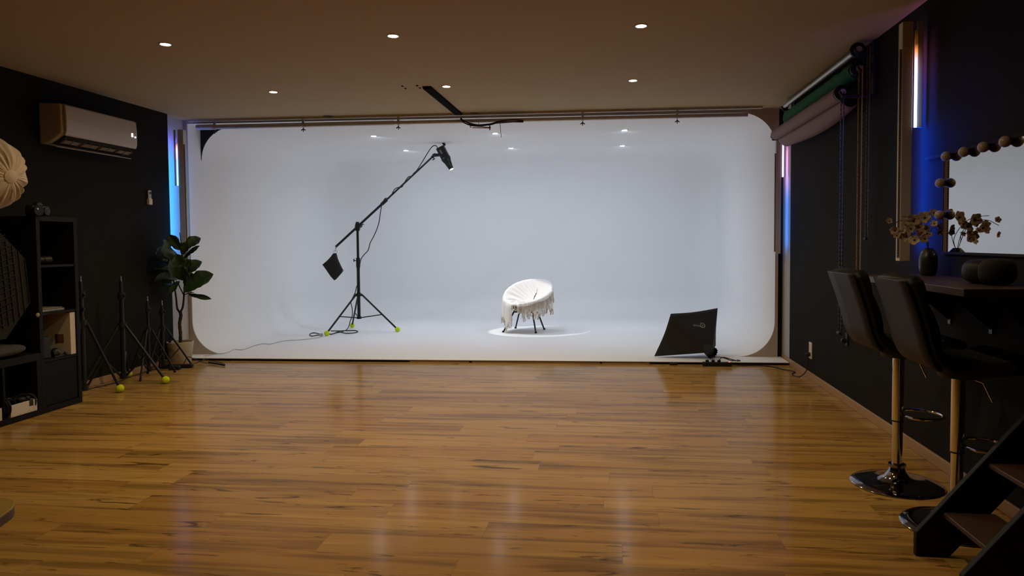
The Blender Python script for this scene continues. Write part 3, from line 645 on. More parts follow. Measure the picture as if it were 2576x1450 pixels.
# ---------------------------------------------------------------- boom stand in the cove
BY = 9.735
bs = thing('boom_stand', 'tall black boom stand on tennis-ball feet inside the white cove', 'light stand', (-3.51, BY, .03))
bx = -3.507
P = lambda z: Vector((bx, BY, z))
b = MB(); b.cyl(P(.235), P(1.00), .0225, n=18); b.cyl(P(.95), P(1.48), .0175, n=18); b.build('pole', M_BMETAL, bs)
MB().lathe(P(.545), (0, 0, 1), [(0, .05), (.035, .05), (.036, .028), (.05, .028)], 20).build('collar', M_BPLAST, bs)
MB().lathe(P(.225), (0, 0, 1), [(0, .034), (.03, .034), (.032, .026)], 18).build('lower_collar', M_BPLAST, bs)
b = MB(); b.cyl(P(.955), P(1.085), .028, n=16); b.cyl(P(1.045), P(1.045)+Vector((-.055, 0, .0)), .006, n=8); b.obox(P(1.05)+Vector((-.06, 0, 0)), ((0, 0, 1), (1, 0, -.3), (0, 1, 0)), (.02, .006, .006)); b.build('clamp_knob', M_BPLAST, bs)
feet = [atZ(822, 839, .066), atZ(886, 819, .066), atZ(1000, 829, .066)]
for f in feet:
    d = Vector((f.x-bx, f.y-BY, 0)).normalized(); tp = P(.565)+d*.045
    lg = MB().cyl(tp, f, .0125, n=12).build('leg', M_BMETAL, bs); MB().ball(f, .0355, 24, 16).build('tennis_ball', M_TENNIS, lg)
    MB().cyl(P(.24)+d*.02, tp.lerp(f, .57), .0075, n=8).build('brace', M_BMETAL, bs)
piv = atY(903, 568, BY); tip = atY(1092, 391, BY); tail = atY(845, 621, BY)
b = MB(); b.lathe(P(1.46), (0, 0, 1), [(0, .022), (.02, .034), (.06, .038), (.10, .03), (.13, .02)], 16); b.cyl(piv+Vector((0, -.045, 0)), piv+Vector((0, .045, 0)), .034, n=18); b.obox(piv+Vector((.045, -.03, .01)), ((1, 0, .2), (0, 1, 0), (-.2, 0, 1)), (.035, .006, .006)); b.build('boom_clamp', M_BPLAST, bs)
mid = piv.lerp(tip, .34); dirb = (tip-piv).normalized()
b = MB(); b.cyl(tail, mid, .0165, n=14); b.cyl(mid, tip, .0125, n=14); b.build('boom_arm', M_BMETAL, bs)
MB().cyl(mid-dirb*.05, mid+dirb*.05, .024, n=14).build('boom_lock', M_BPLAST, bs)
b = MB(); hk = tail+Vector((0, 0, -.012)); b.cyl(hk, atY(843, 634, BY), .004, n=8); b.torus(hk+Vector((0, 0, .0)), (0, 1, 0), .012, .0035, 14, 6); b.build('hook', M_STEEL, bs)

# sandbag hanging from the boom
sb = thing('sandbag', 'black sandbag hanging from the low end of the boom arm', 'sandbag', tuple(atY(838, 705, BY)))
out = [(838, 638), (846, 637), (850, 652), (857, 668), (863, 680), (861, 686), (853, 695), (846, 703), (841, 706), (832, 696), (821, 680), (811, 666), (824, 655), (833, 645)]
cz = Vector((0, 0, 0)); pts = [atY(u, v, BY) for u, v in out]; c_ = sum(pts, Vector())/len(pts)
b = MB(); K = 6
rings_ = []
for s_ in (-1, 1):
    prev = None
    for k in range(K+1):
        f = k/K; R = [b.b.verts.new(c_+(p-c_)*math.cos(f*PI/2)**.55+Vector((0, s_*.042*math.sin(f*PI/2)*(1+.15*math.sin(i*2.3)), 0))) if k else b.b.verts.new(p) for i, p in enumerate(pts)]
        if prev: b.bridge(prev, R)
        prev = R
    b.face(prev)
bmesh.ops.remove_doubles(b.b, verts=b.b.verts, dist=1e-5)
b.build('bag', M_BFAB, sb, angle=50)
b = MB(); b.tube([atY(u, v, BY-.03) for u, v in ((834, 650), (828, 672), (833, 693), (839, 703))], .004, 6); b.build('seam', M_BFAB, sb)
MB().torus(atY(843.5, 634, BY), (0, 1, 0), .026, .003, 24, 6).build('ring', M_STEEL, sb)
MB().torus(atY(863, 681, BY), (0, 1, 0), .013, .003, 16, 6).build('side_ring', M_STEEL, sb)

# snooted spotlight at the top of the boom
mouth = atY(1136, 426.5, BY); AIM = Vector((-1.08, 10.02, .04)); dax = (AIM-mouth).normalized()
back = atY(1107.5, 371.5, BY); dax = (mouth-back).normalized()
LN = (mouth-back).length
sl = thing('studio_light', 'black spotlight with a ribbed snoot at the top end of the boom', 'studio light', tuple(mouth))
side = Vector((0, 1, 0)); sid2 = dax.cross(side).normalized(); side = sid2.cross(dax).normalized()
b = MB(); b.obox(back+dax*(LN*.23), (dax, sid2, side), (LN*.24, .056, .055)); b.build('lamp_body', M_BPLAST, sl, bevel=.012, seg=3)
b = MB(); b.lathe(back+dax*LN*.44, dax, [(0, .062), (.02, .066), (.035, .066), (.037, .060), (.06, .058), (.062, .05)], 28); b.build('mount_ring', M_BMETAL, sl)
pr = [(0, .056)]; L2 = LN*.46
for k in range(9): z = L2*(k+1)/9; r_ = .056-.028*(k+1)/9; pr += [(z-.012, r_+.0045), (z-.004, r_+.003), (z-.003, r_)]
b = MB(); b.lathe(mouth-dax*L2, dax, pr, 28, False); b.build('snoot', M_BMETAL, sl)
MB().lathe(mouth-dax*.004, dax, [(0, .0005), (.001, .026), (.0035, .026), (.0038, .0005)], 24, False).build('lens', emit('snoot_lens', (1, .98, .94), 60), sl)
hd = atY(1117, 366, BY)
b = MB(); b.obox(hd-dax*.028+Vector((.003, 0, .012)), (dax, sid2, side), (.045, .016, .022)); b.build('handle', M_BPLAST, sl, bevel=.006)
yk0 = atY(1104, 390, BY); b = MB(); b.obox(yk0.lerp(tip, .35), ((tip-yk0).normalized(), Vector((0, 1, 0)), (tip-yk0).normalized().cross(Vector((0, 1, 0)))), (.062, .02, .020)); b.cyl(tip-dirb*.045, tip+dirb*.03, .019, n=14)
b.build('tilt_bracket', M_BPLAST, sl, bevel=.004)
b = MB(); kp = atY(1091, 401, BY); b.cyl(tip-dirb*.01, kp, .005, n=8); b.obox(kp, ((.8, 0, .5), (-.5, 0, .8), (0, 1, 0)), (.022, .006, .007)); b.build('tilt_knob', M_BPLAST, sl, bevel=.002)
b = MB()
for k in range(2):
    o_ = back+dax*(LN*.20)-side*.0565+sid2*(-.004-.013*k); b.obox(o_, (dax, sid2, side), (.030-.003*k, .003, .0012))
b.build('lettering', mat('grey_print', (.32, .32, .32), .5), sl)
lt = bpy.data.lights.new('snoot_beam', 'SPOT'); lt.energy = SNOOT_POWER; lt.color = (1, .985, .95); lt.spot_size = math.radians(29.5); lt.spot_blend = .16; lt.shadow_soft_size = .018
lo = bpy.data.objects.new('snoot_beam', lt); COL.objects.link(lo); lo.location = mouth+dax*.012
lo.rotation_euler = (AIM-lo.location).to_track_quat('-Z', 'Y').to_euler()
lo.parent = sl; lo.location = (dax*.012)

# its cable
CYc = BY-.03
px = [(1101, 373), (1097, 367), (1091, 367), (1084, 373), (1074, 388), (1062, 408), (1049, 428), (1040, 437)]
pth = [atY(u, v, CYc) for u, v in px]
for k in range(9):
    f = k/8; c = atY(1036-f*68, 443+f*61, BY); pth.append(c+Vector((.0, math.cos(k*1.7)*.028, math.sin(k*1.7)*.028)))
pth += [atY(u, v, CYc) for u, v in ((961, 514), (957, 535), (954, 556), (949, 574), (940, 595), (931, 612), (926, 630), (916, 641), (908, 653), (905, 668))]
pth += [atY(u, v, BY+.04) for u, v in ((903, 690), (901, 712))]
pth += [atY(u, v, CYc) for u, v in ((897, 722), (893, 738), (886, 752), (883, 762), (886, 778), (886, 795), (881, 808), (878, 820))]
pth += [atZ(u, v, .037) for u, v in ((872, 830), (860, 835), (845, 838), (832, 842))]
b = MB(); b.tube(bez(pth, 6), .0062, 7); lc = [atZ(u, v, .037) for u, v in ((832, 833), (850, 833), (875, 832), (893, 832), (900, 835), (890, 838), (870, 839), (852, 835), (838, 840), (828, 841))]; b.tube(bez(lc, 7), .0062, 7)
lc = [atZ(u, v, .037) for u, v in ((806, 841), (792, 838), (783, 839), (779, 843), (785, 846), (797, 844), (808, 843))]; b.tube(bez(lc, 7), .0062, 7)
tag(b.build('lamp_cable', M_BPLAST), 'black cable of the spotlight wound down the boom to the cove floor', 'cable')

# ---------------------------------------------------------------- bucket chair under a fringed throw
CC = Vector((-1.150, 10.0, .03))
ch = thing('bucket_chair', 'round bucket chair on thin black legs, covered by a white throw', 'chair', tuple(CC))
legs = [atZ(1266, 836, .035), atZ(1297, 826, .035), atZ(1348, 838, .035), atZ(1369, 829, .035)]
tops = [Vector((-1.30, 9.93, .37)), Vector((-1.26, 10.13, .37)), Vector((-1.075, 9.90, .37)), Vector((-1.04, 10.09, .37))]
for l, tp in zip(legs, tops):
    g = MB().cyl(tp, l, .012, .0105, n=10).build('leg', M_BMETAL, ch); MB().cyl(l+Vector((0, 0, .018)), l-Vector((0, 0, .005)), .016, n=10).build('foot', M_BPLAST, g)
b = MB()
for i, j in ((0, 1), (1, 3), (3, 2), (2, 0)): b.cyl(tops[i].lerp(legs[i], .18), tops[j].lerp(legs[j], .18), .008, n=8)
b.build('leg_frame', M_BMETAL, ch)
FD = math.atan2(-1, -.28)     # the chair looks this way
def shell_rim(a):    # a: angle from the facing direction
    back_ = (1-math.cos(a))/2; s2 = math.sin(a)
    rad = .315+.015*back_; z = .415+.315*back_**1.15+.02*abs(s2)
    ang = FD+a; return Vector((CC.x+rad*math.cos(ang)-.055*math.cos(FD)*back_+.0, CC.y+rad*math.sin(ang)-.0*math.sin(FD)*back_, z))
def seatc(): return Vector((CC.x+.02, CC.y-.03, .405))
def inner(a, v, lift=0):
    r = shell_rim(a); c = seatc(); f = v; back_ = (1-math.cos(a))/2
    p = c.lerp(r, f); bowl = (f**2.4); p.z = c.z+(r.z-c.z)*bowl
    return p+Vector((0, 0, lift))
b = MB()
def shl(u, v):
    a = u*2*PI
    if v < .5: return inner(a, v*2, -.025)
    f = (v-.5)*2; r = inner(a, 1, -.025); c = Vector((CC.x, CC.y, .36)); ang = FD+a
    q = c+Vector((math.cos(ang)*.15, math.sin(ang)*.15, 0)); out_ = Vector((math.cos(ang), math.sin(ang), 0))*.03*math.sin(f*PI)
    return r.lerp(q, f)+out_*(1+(r.z-.4)*2)-Vector((0, 0, .02*math.sin(f*PI)))
b.grid(shl, 64, 22, True); b.build('seat_shell', mat('taupe_velvet', (.25, .19, .15), .9, sheen=.3), ch)
th = thing('throw_blanket', 'creamy white fringed throw draped over the bucket chair', 'blanket', (CC.x, CC.y, .2))
def hang_len(a):
    a = (a+PI) % (2*PI)-PI    # 0 front, + = counterclockwise seen from above
    L = .10
    L += .25*math.exp(-((a+.62)/.34)**2)+.14*math.exp(-((a+1.25)/.3)**2)+.03*math.sin(a*31)     # long fall at front left
    L += .07*math.exp(-((a+1.5)/.5)**2)
    L += .06*math.exp(-((a-.9)/.8)**2)
    L += .11*math.exp(-((a-1.75)/.40)**2)
    if -.25 < a < .15: L = max(.03, L-.16)
    L += .02*math.sin(a*9)
    return L
def folds(a, v):
    A = (a % (2*PI))+1.5*(1-v)**1.3
    s = .015*math.sin(A*15+1.6*math.sin(A*3)+.8*math.sin(A*7))*(.55+.45*math.sin(A*1.5+.6))*math.exp(-((v-.62)/.28)**2)
    s += .010*math.sin(A*31-6*v)*math.exp(-((v-.75)/.2)**2)*(.5+.5*math.sin(A*2+1))
    s += .030*math.sin(v*19+A*2+.6*math.sin(A*5))*math.exp(-((v-.24)/.17)**2)
    return s
def blanket(u, v):
    a = u*2*PI
    if v < .64:
        f = v/.64; p = inner(a, f**.9, .012); c = seatc()
        nrm = Vector((c.x-p.x, c.y-p.y, 0)); nrm = (nrm.normalized() if nrm.length > 1e-4 else Vector())*f**2+Vector((0, 0, 1-.5*f))
        return p+nrm*(folds(a, f)+.004)*(1-.6*max(0, f-.85)/.15)
    f = (v-.64)/.36; r = shell_rim(a); ang = FD+a; o_ = Vector((math.cos(ang), math.sin(ang), 0)); L = hang_len(a)
    x = .034*math.sin(min(1, f*4)*PI/2)+.018*math.sin(a*19+1.5*math.sin(a*4))*f+.008*math.sin(a*43)*f
    z = r.z+.012+.012*math.sin(min(1, f*4)*PI)-L*max(0, f-.05)
    return Vector((r.x, r.y, 0))+o_*(x-.02*f*(r.z-.4)*3)+Vector((0, 0, z))
b = MB(); V = b.grid(blanket, 220, 60, True)
kill = []      # the throw parts here and shows the chair beneath
for i in range(220):
    for j in range(59):
        a = (i+.5)/220*2*PI; v = (j+.5)/59
        if .27 < v < .54 and abs(a-(3.02-.25*(v-.3))) < .06*(.54-v)/.26: kill.append((V[i][j], V[(i+1) % 220][j+1]))
kill = {frozenset((p_, q_)) for p_, q_ in kill}
dead = [f_ for f_ in b.b.faces if frozenset((f_.verts[0], f_.verts[2])) in kill or frozenset((f_.verts[1], f_.verts[3])) in kill]
bmesh.ops.delete(b.b, geom=dead, context='FACES_ONLY')
edge = [v[-1].co.copy() for v in V]; mid_e = [v[-6].co.copy() for v in V]
b.build('cloth', mat('cream_knit', (.83, .80, .77), .95, var=.04, scale=30, bump=.35, bscale=260, spec=.15), th, solid=.006, angle=80)
b = MB()
for i in range(0, 220):
    p = edge[i]; a = i/220*2*PI; aa = (a+PI) % (2*PI)-PI
    ln = .055+.02*random.random(); o_ = Vector((math.cos(FD+a), math.sin(FD+a), 0)); j = Vector((random.uniform(-.012, .012), random.uniform(-.012, .012), 0))
    b.tube([p+Vector((0, 0, .008)), p-Vector((0, 0, ln*.5))+j*.6+o_*.003, p-Vector((0, 0, ln))+j], [.0045, .0038, .0055], 5)
fr = b.build('fringe', mat('beige_fringe', (.58, .50, .40), .95, var=.1, scale=40), th); fr['kind'] = 'stuff'
b = MB(); sc_ = seatc()+Vector((.01, -.01, .035))
tw_ = [sc_+Vector((.15*math.cos(t_)*(1-.07*t_), .10*math.sin(t_)*(1-.05*t_), .010*math.sin(t_*2))) for t_ in [k*.28 for k in range(19)]]
b.tube(bez(tw_, 4), [.010+.014*math.sin(PI*i/72)+.003*math.sin(i*.9) for i in range(73)], 12)
b.build('twisted_fold', MATS['cream_knit'], th, angle=80)
# second layer of the throw with its own fringe, over the front right rim
b = MB()
def flap(u, v):
    a = .05+u*1.55; r = shell_rim(a); ang = FD+a; o_ = Vector((math.cos(ang), math.sin(ang), 0))
    x = -.03+.082*min(1, v*2.0); z = r.z+.024+.018*math.sin(min(1, v*1.6)*PI)-max(0, v-.45)*(.05+.015*math.sin(u*11))
    return Vector((r.x, r.y, 0))+o_*(x+.006*math.sin(u*60)*v)+Vector((0, 0, z))
V = b.grid(flap, 70, 12); e2 = [v[-1].co.copy() for v in V]
b.build('folded_edge', MATS['cream_knit'], th, solid=.005, angle=80)
b = MB()
for i in range(0, 70, 2):
    p = e2[i]; ln = .085+.02*random.random(); j = Vector((random.uniform(-.008, .008), random.uniform(-.008, .008), 0))
    b.tube([p+Vector((0, 0, .006)), p-Vector((0, 0, ln*.5))+j*.6, p-Vector((0, 0, ln))+j], [.0055, .0045, .0065], 5)
b.build('upper_fringe', MATS['beige_fringe'], th)

# ---------------------------------------------------------------- softbox lying at the cove edge
so = thing('softbox', 'black pyramid softbox lying on the white lip at the right', 'softbox', (.95, 7.85, .03))
A = Vector((.482, 7.84, .040)); AB = Vector((.185, .10, .455)); BC = Vector((.545, .30, .035))
Bp = A+AB; Cp = Bp+BC; Dp = Vector((1.175, 8.12, .125))
apx = A+Vector((.590, -.12, .068))
def panel(b, p, q, ap, sag=.014):
    cen = (A+Cp)/2
    def fn(u, v):
        e = p.lerp(q, u); rr_ = ap+(e-ap).normalized()*.05; x = rr_.lerp(e, v)
        inward = ((cen+ap)/2-x).normalized()
        return x+inward*sag*math.sin(u*PI)*(.35+.65*v)-inward*.012*math.sin(v*PI)*math.sin(u*PI)
    b.grid(fn, 14, 14)
b = MB()
for p, q in ((A, Bp), (Bp, Cp), (Cp, Dp), (Dp, A)): panel(b, p, q, apx)
bmesh.ops.remove_doubles(b.b, verts=b.b.verts, dist=.002)
b.build('black_cover', M_BFAB, so, solid=.003, angle=30)
b = MB(); cen = (A+Cp)/2
b.grid(lambda u, v: (A.lerp(Bp, u)).lerp(Dp.lerp(Cp, u), v)+(cen-apx).normalized()*(-.02-.012*math.sin(u*PI)*math.sin(v*PI))-(A.lerp(Bp, u).lerp(Dp.lerp(Cp, u), v)-cen)*.07, 12, 12)
b.build('white_diffuser', mat('white_silk', (.8, .8, .78), .8), so)
b = MB()
for k, p in enumerate((A, Bp, Cp, Dp)): b.tube([apx+(p-apx).normalized()*.04, (apx+p)/2+((A+Cp)/2-(apx+p)/2)*.05, p.lerp(cen, .02)], .003, 6)
b.build('rod', M_BMETAL, so)
b = MB(); axs = (apx-cen).normalized(); b.lathe(apx-axs*.045, axs, [(0, .050), (.02, .052), (.035, .044), (.045, .040)], 24)
b.build('speed_ring', M_BMETAL, so)
b = MB()
def bun(u, v):
    a = u*2*PI; r = (.050+.005*math.sin(a*14)*(.3+v)+.012*v); return apx-axs*(.09-.115*v)+(axs.cross(Vector((0, 0, 1))).normalized()*math.cos(a)+axs.cross(axs.cross(Vector((0, 0, 1)))).normalized()*math.sin(a))*r
b.grid(bun, 54, 6, True); b.build('gathered_cuff', M_BFAB, so, angle=80)
# printed ring-and-word mark near the top right corner of the upper panel
pn = (Cp-Bp).cross(apx-Bp).normalized()
if pn.dot(CAM-Cp) < 0: pn = -pn
ctr = Cp.lerp(Bp, .34).lerp(apx, .20); ctr = CAM+(ctr-CAM)*.992
def proj_panel(u, v):
    """the printed mark lies on the fabric: foot of the sight line on the panel, lifted a little"""
    d = ray(u, v); nn = pn; p0 = Bp-((cen+apx)/2-Bp).normalized()*0; t = (p0-CAM).dot(nn)/d.dot(nn); return CAM+d*t+nn*.0
M_MARK = mat('grey_mark', (.40, .40, .40), .6)
b = MB()
def mark_arc(cu, cv, ru, rv, w, a0, a1, tilt=.5, n=22):
    P = []
    for i in range(n+1):
        a = math.radians(a0+(a1-a0)*i/n); x, y = ru*math.cos(a), rv*math.sin(a); P.append((cu+x*math.cos(tilt)-y*math.sin(tilt), cv+x*math.sin(tilt)+y*math.cos(tilt)))
    return P
MARKS = [(mark_arc(1766, 819, 7.2, 5.2, 1, -150, 120), 1.0), (mark_arc(1764.5, 818.8, 3.4, 2.6, 1, 0, 360), .7)]

# ---------------------------------------------------------------- power strip, socket and cord on the right
t = thing('power_strip', 'black power strip with a red light on the wood floor before the softbox', 'power strip', (1.10, 7.50, 0))
MB().box(.955, 1.245, 7.475, 7.53, .001, .042).build('strip_body', M_BPLAST, t, bevel=.004)
MB().box(1.215, 1.232, 7.49, 7.505, .0415, .046).build('switch_light', MATS['red_pilot'], t)
b = MB()
for x in (1.0, 1.06, 1.12): b.cyl((x, 7.503, .0425), (x, 7.503, .062), .017, n=14)
b.build('plug', M_BPLAST, t)
b = MB()
for P in ([(1.08, 7.66, .07), (1.16, 7.60, .075), (1.22, 7.55, .06), (1.27, 7.53, .05)], [(1.06, 7.72, .05), (1.15, 7.68, .065), (1.26, 7.60, .055), (1.33, 7.62, .036), (1.36, 7.66, .036), (1.33, 7.69, .036)],
          [(1.12, 7.505, .06), (1.15, 7.50, .09), (1.21, 7.56, .075), (1.30, 7.60, .04)]): b.tube(bez(P, 6), .0045, 6)
tag(b.build('cord_tangle', M_BPLAST), 'tangle of black cords between the softbox and the right power strip', 'cord')
tag(MB().box(.62, .70, 7.515, 7.545, .001, .022).build('cable_joint', M_BPLAST, bevel=.003), 'small black cable joint along the lip left of the right power strip', 'cable joint')
b = MB(); P = [(1.25, 7.50, .018), (1.36, 7.52, .006), (1.50, 7.54, .006), (1.63, 7.49, .006), (1.73, 7.30, .006), (1.80, 7.20, .006), (1.76, 7.12, .006), (1.735, 7.02, .006), (1.775, 6.93, .008), (1.82, 6.88, .07), (1.835, 6.865, .16), (1.832, 6.862, .225)]
b.tube(bez(P, 8), .0048, 7)
tag(b.build('extension_cord', M_BPLAST), 'black cord from the right wall socket along the floor to the cove lip', 'cord')
t = thing('wall_socket', 'cream double wall socket low on the dark right wall', 'socket', (XR, 6.86, .19))
MB().box(XR-.012, XR, 6.815, 6.90, .19, .345).build('plate', M_CREAM, t, bevel=.004)
for z in (.302, .232): MB().lathe((XR-.0125, 6.858, z), (1, 0, 0), [(0, .020), (.0, .0205), (.004, .019), (.0045, .001)], 24, False).build('outlet', M_BPLAST if z > .3 else M_CREAM, t)
tag(MB().lathe((XR-.013, 6.858, .232), (-1, 0, 0), [(0, .019), (.025, .019), (.035, .012), (.045, .006)], 18).build('power_plug', M_BPLAST), 'black plug in the lower outlet of the cream wall socket', 'plug')

# ---------------------------------------------------------------- background rollers on the right wall
def roller(label, x, z, r, y0, y1, mtl, rcore=.022):
    t = thing('background_roller', label, 'backdrop roll', (x, (y0+y1)/2, z), 'backdrop rolls on the right wall brackets')
    MB().cyl((x, y0-.06, z), (x, y1+.06, z), rcore, n=20).build('core_tube', M_ALU, t)
    if mtl:
        b = MB()
        def f(u, v):
            a = u*2*PI; y = y0+(y1-y0)*v; rr_ = r*(1+(.10*math.sin(v*47+a*2)*math.sin(a*3+v*9) if mtl == M_GREEN and v < .35 else .006*math.sin(a*2+v*5)))
            return Vector((x+math.cos(a)*rr_, y, z+math.sin(a)*rr_))
        V = b.grid(f, 28, 60, True); b.face([v[0] for v in V]); b.face([v[-1] for v in V][::-1]); b.build('backdrop_cloth' if mtl == M_GREEN else 'backdrop_paper', mtl, t)
    b = MB(); b.lathe((x, y0-.05, z), (0, 1, 0), [(0, rcore+.012), (.012, .054), (.032, .054), (.04, rcore+.008)], 24); b.build('chain_wheel', M_BPLAST, t)
    return t
M_GREEN = mat('chroma_green', (.008, .13, .035), .9, var=.15, scale=6, bump=.3, bscale=30)
M_PINK = mat('dusty_pink_paper', (.25, .17, .165), .8, var=.04, scale=4)
roller('bare grey metal roller, topmost of the three on the right wall', 1.755, 2.637, .022, 5.40, 7.42, None)
roller('rolled green backdrop cloth on the middle roller of the right wall', 1.775, 2.515, .060, 5.45, 7.40, M_GREEN)
pk = roller('rolled dusty pink paper on the lowest roller of the right wall', 1.655, 2.345, .052, 5.42, 7.42, M_PINK)
b = MB()
def tongue(u, v):
    y = 5.47+(7.42-5.47)*u; L = .015+.055*max(0, math.sin(min(1, u*1.02)**.8*PI))+.045*u; a = -PI*.5+v*1.2
    x = 1.655+.055*math.cos(PI*.9-.2)+.105*v; return Vector((1.655+.02+.12*v, y, 2.345-.050-L*v**.8-.03*math.sin(v*PI)))
b.grid(tongue, 40, 10); b.build('loose_end', M_PINK, pk, solid=.002)
def brackets(y, label):
    t = thing('roller_bracket', label, 'bracket', (XR, y, 2.3), 'roller brackets on the right wall')
    b = MB(); b.box(XR-.02, XR, y-.02, y+.02, 2.30, 2.69); b.build('back_plate', M_BMETAL, t, bevel=.002)
    for x, z in ((1.755, 2.637), (1.775, 2.515), (1.655, 2.345)):
        b = MB(); b.box(x-.02, XR-.019, y-.015, y+.015, z-.048, z-.030); b.torus((x, y, z), (0, 1, 0), .030, .009, 16, 6, math.radians(0), math.radians(180)); b.build('hook_arm', M_BMETAL, t)
    return t
brackets(7.50, 'black roller bracket at the far end of the rolls by the cove')
brackets(5.33, 'black roller bracket at the near end of the rolls, above the chains')
def chain(x, y, ztop, zbot, label, mtl, gap=.035):
    t = thing('pull_chain', label, 'chain', (x, y, zbot), 'pull chains of the backdrop rollers')
    me = None; k = 0
    for s in (-1, 1):
        b = MB(); z = ztop; i = 0; yy = y+s*gap/2
        while z > zbot:
            b.box(x-(.0045 if i % 2 else .002), x+(.0045 if i % 2 else .002), yy-(.002 if i % 2 else .0045), yy+(.002 if i % 2 else .0045), z-.018, z); z -= .0155; i += 1
        b.build('chain_strand', mtl, t, smooth=False)
    MB().cyl((x-.007, y-gap/2, zbot), (x-.007, y+gap/2, zbot), .012, n=12).build('chain_weight', M_BPLAST, t)
    return t
M_CHB = mat('black_chain', (.018, .018, .018), .4); M_CHY = mat('yellow_chain', (.42, .23, .02), .5)
chain(1.655, 5.37, 2.345, .62, 'black pull chain of the lowest roller, left of the yellow chain', M_CHB, .06)
chain(1.77, 5.35, 2.515, .62, 'yellow pull chain hanging beside the stools from the middle roller', M_CHY, .075)
chain(1.80, 5.28, 2.637, 1.3, 'short dark pull chain of the bare top roller near the wall', mat('brown_chain', (.09, .06, .03), .5), .05)
t = thing('chain_holder', 'small black plastic chain holder on the right wall left of the stools', 'bracket', (XR, 5.85, .47))
b = MB(); b.box(XR-.012, XR, 5.82, 5.87, .46, .56); b.build('plate', M_BPLAST, t, bevel=.003); MB().lathe((XR-.03, 5.83, .50), (0, 1, 0), [(0, .02), (.03, .02)], 14).build('wheel', M_BPLAST, t)

# ---------------------------------------------------------------- make-up counter, mirror, bulbs
co = thing('wall_counter', 'dark walnut counter board fixed to the right wall behind the stools', 'counter', (1.65, 3.7, 1.06))
CT = 1.09
MB().box(1.452, XR, 3.13, 4.40, CT-.034, CT).build('counter_top', M_COUNTER, co, bevel=.003)
for y in (3.30, 3.72, 4.15):
    b = MB(); b.box(XR-.008, XR, y-.015, y+.015, CT-.26, CT-.035); b.box(1.56, XR-.008, y-.015, y+.015, CT-.042, CT-.0345)
    b.prism([(1.62, y-.003, CT-.042), (XR-.008, y-.003, CT-.042), (XR-.008, y-.003, CT-.24)], (0, .006, 0)); b.build('bracket', mat('dark_steel', (.10, .10, .10), .4, metal=.6), co)
mi = thing('vanity_mirror', 'wide wall mirror reflecting the white cove, above the counter', 'mirror', (XR, 3.6, 1.22))
MB().box(XR-.010, XR, 2.55, 4.235, 1.225, 1.757).build('mirror_glass', mat('mirror_silver', (.60, .585, .56), .01, metal=1, var=0), mi, smooth=False)
b = MB(); b.box(XR-.018, XR, 2.54, 4.46, 1.757, 1.772); b.box(XR-.014, XR, 2.54, 4.245, 1.212, 1.225); b.box(XR-.012, XR, 4.235, 4.243, 1.225, 1.757); b.build('black_frame', M_VOID, mi)
def bulb(x, y, z, label):
    t = thing('vanity_bulb', label, 'bulb', (x, y, z), 'round unlit bulbs round the mirror')
    MB().ball((x, y, z), .0265, 24, 16).build('globe', mat('frosted_globe', (.36, .29, .235), .35, var=.02, scale=3), t)
    MB().cyl((x+.015, y, z), (XR-.0105, y, z), .016, n=14).build('bulb_socket', M_BPLAST, t)
    return t
bx_ = 1.8235
b0 = bulb(bx_, 4.150, 1.745, 'round mirror bulb at the top left corner of the mirror')
for y, l in ((3.955, 'round mirror bulb, second from the left along the mirror top'), (3.76, 'round mirror bulb, third from the left along the mirror top'), (3.565, 'round mirror bulb at the top, nearest the right edge of the photo')):
    copy_tree(b0, (bx_, y, 1.745), l)
copy_tree(b0, (bx_, 4.215, 1.605), 'round mirror bulb on the left mirror edge, above the flowers')
copy_tree(b0, (bx_, 4.215, 1.428), 'round mirror bulb on the left mirror edge, among the flowers')
# vase and orchids
VX, VY = 1.700, 4.02
p = atZ(2335, 689, CT); VX, VY = 1.775, 4.235
tag(MB().lathe((VX, VY, CT), (0, 0, 1), [(.0005, .030), (.01, .040), (.05, .047), (.10, .047), (.135, .038), (.152, .022), (.155, .020), (.15, .017), (.10, .03)], 32).build('black_vase', mat('vase_black', (.012, .012, .013), .35)), 'tall rounded black vase on the counter under the flowers', 'vase')
fl = thing('orchid_spray', 'spray of pale dried-looking orchids in the black vase', 'flowers', (VX, VY, CT+.13))
neck = Vector((VX, VY, CT+.13))
stems = [[(2330, 605), (2310, 580), (2285, 560), (2262, 556), (2243, 570)], [(2332, 600), (2315, 560), (2295, 548), (2270, 545)], [(2333, 600), (2328, 575), (2338, 553), (2350, 540), (2368, 536)], [(2330, 608), (2318, 592), (2300, 588), (2280, 600)], [(2336, 600), (2345, 575), (2362, 580)]]
b = MB(); fpos = []
for i, s_ in enumerate(stems):
    P = [neck]+[atY(u, v, VY+.03*math.sin(i*2+k)) for k, (u, v) in enumerate(s_)]; P = bez(P, 5); b.tube(P, .0018, 5); fpos += P[8::3]
b.build('stem', mat('dark_stem', (.03, .028, .02), .7), fl)
heads = [(2237, 556, 8), (2250, 580, 9), (2256, 592, 7), (2285, 560, 13), (2296, 555, 13), (2277, 566, 11), (2303, 565, 12), (2290, 575, 12), (2325, 548, 14), (2348, 536, 9), (2350, 563, 9), (2368, 570, 8), (2318, 585, 12), (2300, 605, 12), (2278, 595, 11), (2325, 600, 9), (2270, 582, 9), (2310, 572, 11), (2365, 585, 8), (2330, 575, 8), (2338, 590, 7)]
